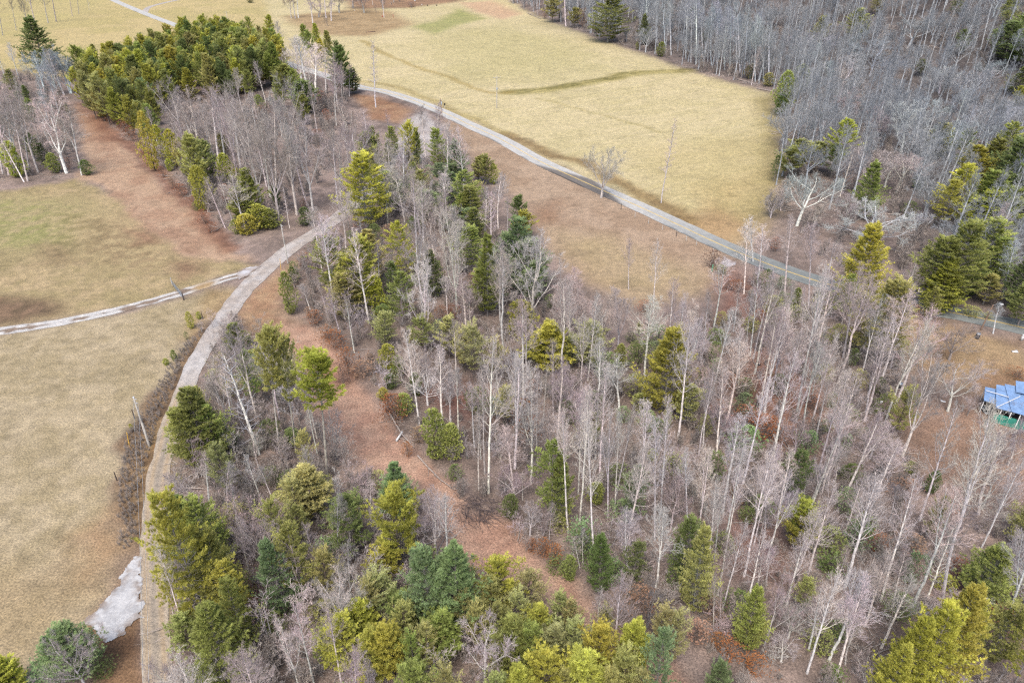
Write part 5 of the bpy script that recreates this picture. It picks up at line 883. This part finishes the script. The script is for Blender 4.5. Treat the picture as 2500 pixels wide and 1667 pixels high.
# ------------------------------------------------------------------ shed with blue roofing
def shed():
    x0, y0, z0 = ground_at(2450, 1010); o = thing("shed", "shack with stepped blue metal roof and teal front wall in the clearing", "shed", (x0, y0, z0))
    def P3(px, py, h): x, y_ = at(px, py, h); return (x - x0, y_ - y0, float(terr(x, y_)) + h - z0)
    def slab(name, pts, m, th=.05, parent=o):
        n = len(pts); V = list(pts) + [(p[0], p[1], p[2] - th) for p in pts]; F = [tuple(range(n))[::-1], tuple(range(n, 2 * n))] + [(i, (i + 1) % n, n + (i + 1) % n, n + i) for i in range(n)]
        return link(name, new_mesh(name, V, F, m), parent)
    panels = [[(2405.5, 944, 2.55), (2435, 949.8, 2.6), (2437, 989, 2.25), (2402, 977, 2.2)], [(2433, 938.7, 2.95), (2455, 941.5, 2.95), (2474, 1006, 2.4), (2431, 995, 2.4)],
              [(2453, 937, 3.1), (2482, 942.5, 3.15), (2512, 1017, 2.5), (2470, 1004.5, 2.5)], [(2480, 929, 3.5), (2560, 941, 3.5), (2575, 975, 3.25), (2481, 957, 3.2)], [(2479, 945, 3.0), (2570, 962, 3.0), (2590, 1042, 2.45), (2508, 1016, 2.45)]]
    rp = [slab("roof_panel", [P3(*p) for p in pn], M_ROOF) for pn in panels]
    def batten(a, b, par):
        p, q = P3(*a), P3(*b); mb = MB(); mb.tube([(p[0], p[1], p[2] + .1), (q[0], q[1], q[2] + .1)], [.06, .06], 4); link("batten", mb.mesh("batten", M_WHITE), par)
    batten((2407, 954.5, 2.55), (2462, 970.5, 2.85), rp[0]); batten((2433, 995, 2.42), (2490, 968.5, 2.9), rp[2])
    def wall(name, a, b, h0, h1, m, inset=.12):
        p, q = P3(*a), P3(*b); p = (p[0], p[1] + inset); q = (q[0], q[1] + inset); d = nrm((q[0] - p[0], q[1] - p[1], 0)); n_ = (-d[1] * .08, d[0] * .08)
        V = [(p[0], p[1], h0), (q[0], q[1], h0), (q[0], q[1], h1), (p[0], p[1], h1), (p[0] + n_[0], p[1] + n_[1], h0), (q[0] + n_[0], q[1] + n_[1], h0), (q[0] + n_[0], q[1] + n_[1], h1), (p[0] + n_[0], p[1] + n_[1], h1)]
        F = [(0, 1, 2, 3), (5, 4, 7, 6), (0, 4, 5, 1), (3, 2, 6, 7), (0, 3, 7, 4), (1, 5, 6, 2)]; return link(name, new_mesh(name, V, F, m), o)
    w = wall("front_wall", (2434, 997, 2.35), (2590, 1042, 2.35), -.1, 1.45, M_TEAL); wall("inner_shade_panel", (2440, 975, 2.3), (2590, 1010, 2.3), -.1, 2.2, M_SHADE); wall("side_wall", (2434, 952, 2.5), (2434.5, 994, 2.3), -.1, 2.1, M_JUNK, .02); wall("back_wall", (2410, 948, 2.5), (2560, 950, 2.9), -.1, 2.2, M_JUNK, -.2)  # inner panel carries the painted interior shade above the teal wall
    for a in ((2404, 977, 2.15), (2421, 983, 2.15), (2407, 946, 2.4), (2446, 1000, 2.3), (2470, 1007, 2.35), (2492, 1014, 2.4)):
        p = P3(*a); mb = MB(); mb.tube([(p[0] + .05, p[1] + .1, -.2), (p[0] + .05, p[1] + .1, p[2] - .06)], [.06, .06], 5); link("post", mb.mesh("post", M_WHITE), o)
    for a, s_ in (((2452, 1003, 1.75), .38), ((2468, 1008, 1.75), .42), ((2477, 1010, 1.75), .3)):
        p = P3(*a); mb = MB(); mb.box((p[0], p[1] + .22, p[2] - .1), (s_, .12, .5)); link("window_board", mb.mesh("window_board", M_WHITE), o)
shed()
def tumble(name, px, py, boxes, m, label, cat, group=None):
    x, y_, z = ground_at(px, py); mb = MB()
    for (c, s_, r_) in boxes: mb.box(c, s_, Matrix.Rotation(r_, 3, 'Z') @ Matrix.Rotation(r_ * .23, 3, 'X'))
    o = link(name, mb.mesh(name, m), None, (x, y_, z)); o["label"] = label; o["category"] = cat
    if group: o["group"] = group
    return o
tumble("scrap_boards", 2409, 1000, [((0, 0, .35), (2.0, .9, .1), .2), ((.3, -.3, .5), (1.3, .5, .06), .5), ((-.3, .2, .2), (.7, .7, .4), .1), ((.5, .2, .25), (.5, .6, .5), .8)], M_JUNK, "heap of grey scrap boards beside the shed porch", "scrap heap")
tumble("scrap_sheet", 2409, 1007, [((0, 0, .1), (.9, .8, .05), .4), ((.5, .2, .2), (.5, .3, .3), 1.0)], M_METAL, "crumpled pale metal sheet on leaves below the shed porch", "scrap sheet")
tumble("white_tub", 2434, 1021, [((0, 0, .15), (.5, .4, .3), .4), ((.25, .05, .12), (.2, .3, .24), .9)], M_WHITE, "small white tub lying below the teal shed wall", "tub")
tumble("white_sack", 2477, 860, [((0, 0, .12), (.9, .35, .2), -.2), ((.2, .1, .22), (.5, .25, .12), .3)], M_WHITE, "white sack lying on dry grass uphill of the shed", "sack")
tumble("white_post_box", 2493, 832, [((0, 0, .55), (.3, .3, 1.1), .2), ((0, 0, 1.15), (.36, .36, .12), .2)], M_WHITE, "small white post box on the road verge near the street lamp", "post box")
tumble("white_bucket", 2115, 846, [((0, 0, .25), (.5, .5, .5), .3), ((0, 0, .52), (.56, .56, .06), .3)], M_WHITE, "white bucket under the olive pine beside the road", "bucket")
tumble("white_scrap", 2149, 983, [((0, 0, .1), (.7, .3, .12), .4), ((.2, .1, .15), (.3, .3, .2), 1.1)], M_WHITE, "white scrap on leaves just below the dark barrel", "scrap")
tumble("pale_scrap", 2302, 981, [((0, 0, .1), (.6, .3, .12), -.3), ((-.2, .1, .14), (.3, .25, .16), .6)], M_WHITE, "pale scrap on red leaves between the barrel and the shed", "scrap")
def barrel(px, py, label):
    x, y_, z = ground_at(px, py); o = thing("barrel", label, "barrel", (x, y_, z)); tube_obj("drum", [(0, 0, 0), (0, 0, .3), (0, 0, .6), (0, 0, .9)], [.3, .32, .32, .3], 12, M_BLACK, o); tube_obj("rim", [(0, 0, .88), (0, 0, .94)], [.33, .33], 12, M_METAL, o)
barrel(2194, 948, "dark barrel standing on leaf litter above the white scrap"); barrel(2385, 826, "dark drum on the grass below the street lamp")
def tyre(px, py, R, label, tilt_=(0, 0), white=False, lift=0.0):
    x, y_, z = ground_at(px, py); o = thing("tyre", label, "tyre", (x, y_, z + lift), rng.uniform(0, 6), "tyres dumped in the woods"); o.rotation_euler[0], o.rotation_euler[1] = tilt_
    V, F = [], []; n, k = 20, 8
    for i in range(n):
        a = 6.2832 * i / n
        for j in range(k): b = 6.2832 * j / k; rr = R * .74 + R * .26 * math.cos(b); V.append((rr * math.cos(a), rr * math.sin(a), R * .28 + R * .28 * math.sin(b)))
    F = [(i * k + j, ((i + 1) % n) * k + j, ((i + 1) % n) * k + (j + 1) % k, i * k + (j + 1) % k) for i in range(n) for j in range(k)]
    link("tread", new_mesh("tread", V, F, M_BLACK, True), o)
    if white: tube_obj("wheel_rim", [(0, 0, R * .2), (0, 0, R * .36)], [R * .5, R * .46], 14, M_WHITE, o)
tyre(2461, 1463, .62, "large black tyre lying flat, biggest of the dumped tyres"); tyre(2467, 1470, .58, "black tyre slumped against the biggest dumped tyre", (.5, .2), False, .15); tyre(2479, 1429, .42, "tyre with white rim among the dumped tyres", (.1, 0), True)
tyre(2463, 1418, .48, "black tyre lying uphill of the white-rimmed tyre", (.3, .1)); tyre(2451, 1502, .46, "single black tyre farthest downhill below the dumped tyres", (.15, .1)); tyre(2493, 1470, .42, "small black tyre beside the trunk at the dumped tyres", (.2, .3)); tyre(2457, 1410, .4, "smallest black tyre at the uphill end of the dump", (.6, 0), False, .1)
tyre(1851, 891, .4, "lone black tyre lying under thin trees below the roadside woods", (.4, .2))
def ring():
    x, y_, z = ground_at(2443, 1470); mb = MB(); P_ = [(.38 * math.cos(a), .38 * math.sin(a), .06) for a in np.linspace(0, 6.2832, 17)]; mb.tube(P_, [.05] * 17, 6); o = link("metal_hoop", mb.mesh("metal_hoop", M_METAL, True), None, (x, y_, z)); o["label"] = "pale metal hoop on the ground beside the big dumped tyre"; o["category"] = "hoop"
ring()
# ------------------------------------------------------------------ fallen logs and brush heap
def log(name, pts, r0, r1, m, label, limbs=0, group=None):
    P_ = []
    for i, (px, py, h) in enumerate(pts): x, y_ = at(px, py, h); P_.append((x, y_, float(terr(x, y_)) + h))
    o0 = P_[0]; Q = [tuple(p[j] - o0[j] for j in range(3)) for p in P_]; n = len(Q); o = thing(name, label, "log", o0, 0, group)
    tube_obj("stem", Q, [r0 + (r1 - r0) * i / (n - 1) for i in range(n)], 8, m, o)
    if limbs:
        mb = MB(); r_ = random.Random(len(label))
        for k in range(limbs):
            t = r_.uniform(.3, 1); i = min(int(t * (n - 1)), n - 2); f = t * (n - 1) - i; p = tuple(Q[i][j] * (1 - f) + Q[i + 1][j] * f for j in range(3)); d = nrm(tuple(Q[i + 1][j] - Q[i][j] for j in range(3)))
            q = limb(mb, r_, p, tilt(d, r_.uniform(.4, 1.1), r_.uniform(0, 6.28)), r_.uniform(.8, 2.2), .04, .012, 4, .12, .03, 3); twigs(mb, r_, *q, 4, .6, .7, .3, 0)
        link("branches", mb.mesh("branches", m), o)
    return o
log("fallen_log", [(948, 1004, .9), (962, 1027, .7), (980, 1058, .5), (1012, 1092, .3)], .12, .06, M_LOG, "long broken log tilting over orange leaves at the clearing edge", 8)
log("broken_log", [(968, 1075, .2), (982, 1054, .6)], .16, .13, M_WHITE, "short pale snapped log propped against the long broken log")
log("fallen_branch", [(1020, 1112, .2), (1045, 1140, .3), (1075, 1170, .25), (1110, 1195, .2)], .11, .05, M_LOG, "fallen grey branch running down to the brush pile", 10)
log("pipe_log", [(2318, 1438, .5), (2333, 1457, .4), (2350, 1477, .3)], .16, .15, M_BLUEPIPE, "straight blue-grey log lying below the biggest bare tree", 3)
log("log_pile", [(710, 1285, .3), (742, 1266, .4)], .16, .10, M_LOG, "pinkish fallen log beside feathery pine in lower woods", 6)
log("edge_log", [(1795, 192, .3), (1825, 200, .3), (1850, 207, .3)], .22, .16, M_LOG, "pale log at the wood edge along the far field top", 3)
log("edge_log", [(1848, 216, .3), (1890, 224, .3)], .20, .15, M_LOG, "pale log nearest the field corner by the dark hedge".replace("nearest", "close to"), 5)
log("edge_log", [(1288, 32, .3), (1320, 46, .3)], .2, .15, M_LOG, "pale log at the wood edge near the orange soil patch", 3)
log("cut_log", [(1576, 786, .4), (1594, 796, .3)], .22, .18, M_LOG, "thick grey cut log near the golden verge")
def brush_pile():
    x, y_, z = ground_at(1160, 1240); mb = MB(); r_ = random.Random(4)
    for k in range(150):
        a = r_.uniform(0, 6.28); d = r_.random() ** .6 * 2.6; p = (d * math.cos(a) * 1.1, d * math.sin(a), r_.uniform(0, .8) * (1 - d / 3.2)); dd = nrm((r_.gauss(.6, .5), r_.gauss(-.7, .5), r_.gauss(.1, .15)))
        q = limb(mb, r_, p, dd, r_.uniform(1.0, 2.6), .03, .01, 4, .12, 0, 3); twigs(mb, r_, *q, 3, .6, .6, .3, 0)
    o = link("brush_pile", mb.mesh("brush_pile", M_LOGDARK), None, (x, y_, z)); o["label"] = "dark heap of cut brush at the bend of the leaf-covered clearing"; o["category"] = "brush pile"
brush_pile()
def yard_bits():
    for (px, py, c, m, lab) in ((866, 27, .5, M_WHITE, "small white junk lying under dark yard trees"), (884, 25, .6, M_METAL, "pale metal junk beside the darkest yard tree"), (1013, 4, .9, M_WHITE, "round white tank at the top of the yard"), (1030, 13, .6, M_WHITE, "white chair frame beside the tan yard shrub"), (1044, 15, .7, M_BLACK, "black bin on the yard lawn beside the chair frame"), (1066, 15, .7, M_BLACK, "black bin on the yard lawn edge, apart from the other bin"), (934, 42, .7, M_RED, "small red marker at the foot of the pale yard trunk"), (960, 44, .8, M_RED, "thin orange stake on the lawn past the pale yard trunk")):
        n_ = "stake" if "stake" in lab else lab.split()[1] if "round" not in lab else "tank"
        if 'bin' in lab: n_ = 'bin'
        if 'junk' in lab: n_ = 'junk'
        if 'chair' in lab: n_ = 'chair_frame'
        if 'marker' in lab: n_ = 'marker'
        sz = (.25, .25, 2.0) if 'stake' in lab else (c, c * .8, c)
        tumble(n_, px, py, [((0, 0, sz[2] / 2), sz, .3), ((.1, .05, sz[2] * .9), (sz[0] * 1.1, sz[1] * 1.1, sz[2] * .15), .35)], m, lab, n_.replace('_', ' '))
    gx, gy, gz = ground_at(905, 79); mb = MB(); mb.box((0, 0, .12), (5.5, 1.9, .22), Matrix.Rotation(.5, 3, 'Z')); mb.box((0, 0, .3), (4.9, .2, .16), Matrix.Rotation(.5, 3, 'Z')); mb.box((.3, .5, .28), (4.5, .18, .12), Matrix.Rotation(.52, 3, 'Z'))
    o = link("footbridge", mb.mesh("footbridge", M_WOODBROWN), None, (gx, gy, gz)); o["label"] = "dark wooden plank slab lying on the grass below the yard"; o["category"] = "plank bridge"
    x, y_, z = ground_at(1005, 18); plant('R', x, y_, 3.2, 1.9, 't', None, 2); TREES[-1]['o']["label"] = "wide tan ornamental grass clump at the yard edge"; TREES[-1]['done'] = 1
yard_bits()

# ------------------------------------------------------------------ labels: each tree told by its look and by what stands near it
MARKS = [((425, 705), "the metal gate"), ((300, 1440), "the white gravel patch"), ((590, 668), "the gravel fork"), ((350, 1040), "the grey ditch pole"), ((700, 610), "the drive pole"), ((1213, 240), "the field pole"),
 ((1080, 280), "the roadside pole"), ((2410, 780), "the street lamp"), ((2450, 975), "the blue-roofed shed"), ((2465, 1460), "the dumped tyres"), ((1165, 1235), "the brush pile"), ((975, 1050), "the broken log"),
 ((1738, 640), "the reddish roadside bush"), ((905, 79), "the plank slab"), ((1010, 300), "the gravel pull-off"), ((1850, 205), "the field-edge logs"), ((150, 340), "the field corner by the leaf trail"), ((1290, 36), "the orange soil patch"), ((2194, 940), "the dark barrel"),
 ((740, 1275), "the pinkish fallen log"), ((2335, 1460), "the blue-grey log"), ((1851, 891), "the lone tyre"), ((1585, 790), "the cut log"), ((440, 66), "the far road bend"), ((560, 22), "the distant pole"), ((870, 210), "the road where it leaves the grove"), ((60, 420), "the green field"), ((2500, 60), "the hilltop corner"), ((2060, 30), "the hill crest"), ((1600, 60), "the far field top")]
CUSTOM = {'pale_left': "pale wide tree with angled trunk at the trail wood corner", 'thin_roadside': "thin pale leafless tree on the bank where the road leaves the grove", 'lone_oak': "lone spreading bare oak on the verge beside the dark road patch", 'dead_field': "tall bare dead-looking trunk standing alone in the field corner",
 'dark_pine': "dark green pine with clear top near the gravel pull-off", 'light_pine': "broad pale yellow-green pine hiding the gravel drive", 'edge_pine': "tall layered green pine at the far field edge", 'layered_pine': "golden layered pine alone among grey hillside trees", 'pale_oak': "pale wide-crowned tree at the field corner by the road", 'wide_oak': "huge whitish spreading crown beside the road bend",
 'dead_snag': "white dead snag with stubby bare branches beside the drive", 'drive_cedar': "single narrow cedar on the verge below the drive pole", 'yellow_pine': "tall yellow pine with tiered branches in the middle woods", 'bright_cedar': "bright yellow-green rounded pine in the middle woods", 'fork_white': "broad white tree with wide forked limbs below the golden verge", 'soft_pine': "soft pale green pine spreading over the middle woods",
 'round_pine': "round bright yellow-green pine among tall bare trunks", 'fan_tree': "pale fan-crowned tree with kinked trunk beside twin green cedars", 'twin_trunk': "tallest pale twin-trunked tree in the middle woods", 'green_cedar': "dark green cedar pair member standing below the fan-crowned tree", 'road_tree': "tall pale tree crossing in front of the road", 'big_poplar': "tall thick-trunked pale tree between road and barrel", 'leaning_oak': "grey forked tree leaning over leaves by the shed clearing",
 'roadside_pine': "yellow-topped pine standing in front of the road", 'olive_pine': "large olive pine covering the road below the hill", 'road_pine_mass': "largest dark green pine on the uphill side of the road", 'olive_shed': "soft olive pine standing alone downhill of the barrel", 'drive_pine': "largest bright yellow-green pine beside the lower drive", 'leaning_trunk': "pale leaning trunk at the edge of the lower drive",
 'bluish_cedar': "bluish green dense pine at the head of the lower pines", 'white_fork': "white two-limbed tree beside the leaf-covered clearing", 'white_crown': "white round-crowned bare tree rising among yellow pines", 'golden_pine': "golden-orange pine top in front of the other lower pines", 'mid_green_pine': "fresh green pine between pale trunks above the clearing", 'clearing_tree': "tall pale tree with crooked trunk above the lower clearing",
 'tall_mid': "tall leaning pale tree with heavy trunk among lower bare woods", 'biggest_poplar': "biggest bare tree with wide forked crown above the dumped tyres", 'lower_poplar': "long straight pale trunk reaching the lower clearing corner", 'gold_pine': "golden-green square-topped pine behind pale trunks", 'corner_pine': "tallest golden pine in the clump at the lower corner", 'roadside_brush': "reddish-brown rounded roadside bush beside pale gravel"}
TERM = {'dead_snag': "the white dead snag", 'round_pine': "the round yellow pine", 'gold_pine': "the golden square-topped pine", 'drive_pine': "the big drive pine", 'bluish_cedar': "the bluish pine", 'white_fork': "the white two-limbed tree", 'white_crown': "the white round-crowned tree", 'fan_tree': "the pale fan-crowned tree", 'fork_white': "the broad white fork",
 'yellow_pine': "the tiered yellow pine", 'light_pine': "the broad pale pine", 'olive_pine': "the large olive pine", 'layered_pine': "the golden layered pine", 'wide_oak': "the huge whitish crown", 'pale_oak': "the pale field-corner tree", 'biggest_poplar': "the biggest bare tree", 'corner_pine': "the corner golden pine", 'golden_pine': "the golden-orange pine", 'edge_pine': "the layered field-edge pine", 'lone_oak': "the lone roadside oak",
 'clearing_tree': "the crooked pale tree", 'mid_green_pine': "the fresh green pine", 'olive_shed': "the soft olive pine", 'road_pine_mass': "the largest road pine", 'pale_left': "the pale trail-corner tree", 'tall_mid': "the heavy leaning tree", 'lower_poplar': "the long straight trunk"}
for k, o in NOTED.items():
    o["label"] = CUSTOM[k]
def mid_px(t): p = proj(t['x'], t['y'], t['z'] + t['h'] * .6); return p[0], p[1]
by_o = {t['o'].name: t for t in TREES}
for k, ph in TERM.items(): MARKS.append((mid_px(by_o[NOTED[k].name]), ph))
ONES = "first second third fourth fifth sixth seventh eighth ninth tenth eleventh twelfth thirteenth fourteenth fifteenth sixteenth seventeenth eighteenth nineteenth".split()
TENS = {2: ("twentieth", "twenty"), 3: ("thirtieth", "thirty"), 4: ("fortieth", "forty"), 5: ("fiftieth", "fifty"), 6: ("sixtieth", "sixty"), 7: ("seventieth", "seventy")}
def ordinal(n):
    if n <= 19: return ONES[n - 1]
    a, b = divmod(n, 10); return TENS[a][0] if b == 0 else TENS[a][1] + "-" + ONES[b - 1]
BT = {'c': "whitish", 'w': "pale", 'n': "grey", 'p': "pinkish grey", 'k': "dark", 'b': "bluish grey"}
GT = {'y': "yellow-green", 'g': "green", 'b': "bluish green", 'd': "dark green", 'o': "olive", 'f': "pale olive"}
RT = {'m': "reddish-brown", 'r': "rusty", 't': "tan-leaved", 'u': "orange"}
NOUN = {'bare_tree': "bare tree", 'forked_tree': "forked bare tree", 'slender_tree': "slender bare tree", 'spreading_tree': "spreading bare tree", 'bare_sapling': "bare sapling", 'dead_tree': "dead tree", 'white_pine': "white pine", 'bare_stemmed_pine': "bare-stemmed pine", 'young_pine': "young pine", 'feathery_pine': "feathery pine", 'evergreen_shrub': "evergreen shrub", 'low_evergreen': "low evergreen", 'brown_leaved_sapling': "brown-leaved sapling"}
noted = {o.name for o in NOTED.values()}
pool = {}
for t in TREES:
    if t['o'].name in noted or t.get('done'): continue
    px = mid_px(t); nm = t['o'].name.split('.')[0]; kn = t['k']
    d, m = min((math.hypot(px[0] - a[0], px[1] - a[1]), ph) for a, ph in MARKS)
    tint = (BT[t['c'] or 'n'] if kn in 'PNOSD' else RT[t['c'] or 'r'] if kn == 'R' else GT[t['c'] or 'g'])
    ref = {'P': 17, 'N': 14, 'O': 12, 'S': 6, 'W': 12, 'H': 16, 'V': 11, 'E': 10, 'C': 4, 'L': 2.7, 'R': 2.6}.get(kn, 10)
    size = "tall" if t['h'] > ref * 1.12 else "short" if t['h'] < ref * .85 else "mid-height"
    if kn == 'L': size = "broad" if t['wid'] > 1.05 else "small"
    pool.setdefault((size, tint, nm, m), []).append((d, t))
for (size, tint, nm, m), L in pool.items():
    L.sort(key=lambda q: q[0])
    for i, (d, t) in enumerate(L):
        rank = ordinal(i + 1) + " such out from"
        t['o']["label"] = f"{size} {tint} {NOUN[nm]}, {rank} {m}"
GRP = {'bare_tree': "tall bare trees of the woods", 'forked_tree': "forked bare trees of the woods", 'slender_tree': "slender bare trees", 'spreading_tree': "spreading bare trees", 'bare_sapling': "bare saplings of the undergrowth", 'white_pine': "white pines", 'bare_stemmed_pine': "bare-stemmed pines by the drive", 'young_pine': "young pines", 'feathery_pine': "feathery pale pines", 'evergreen_shrub': "evergreen shrubs at the wood edges", 'low_evergreen': "low evergreens of the woodland floor", 'brown_leaved_sapling': "brown-leaved saplings"}
for t in TREES:
    nm = t['o'].name.split('.')[0]
    if nm in GRP: t['o']["group"] = GRP[nm]
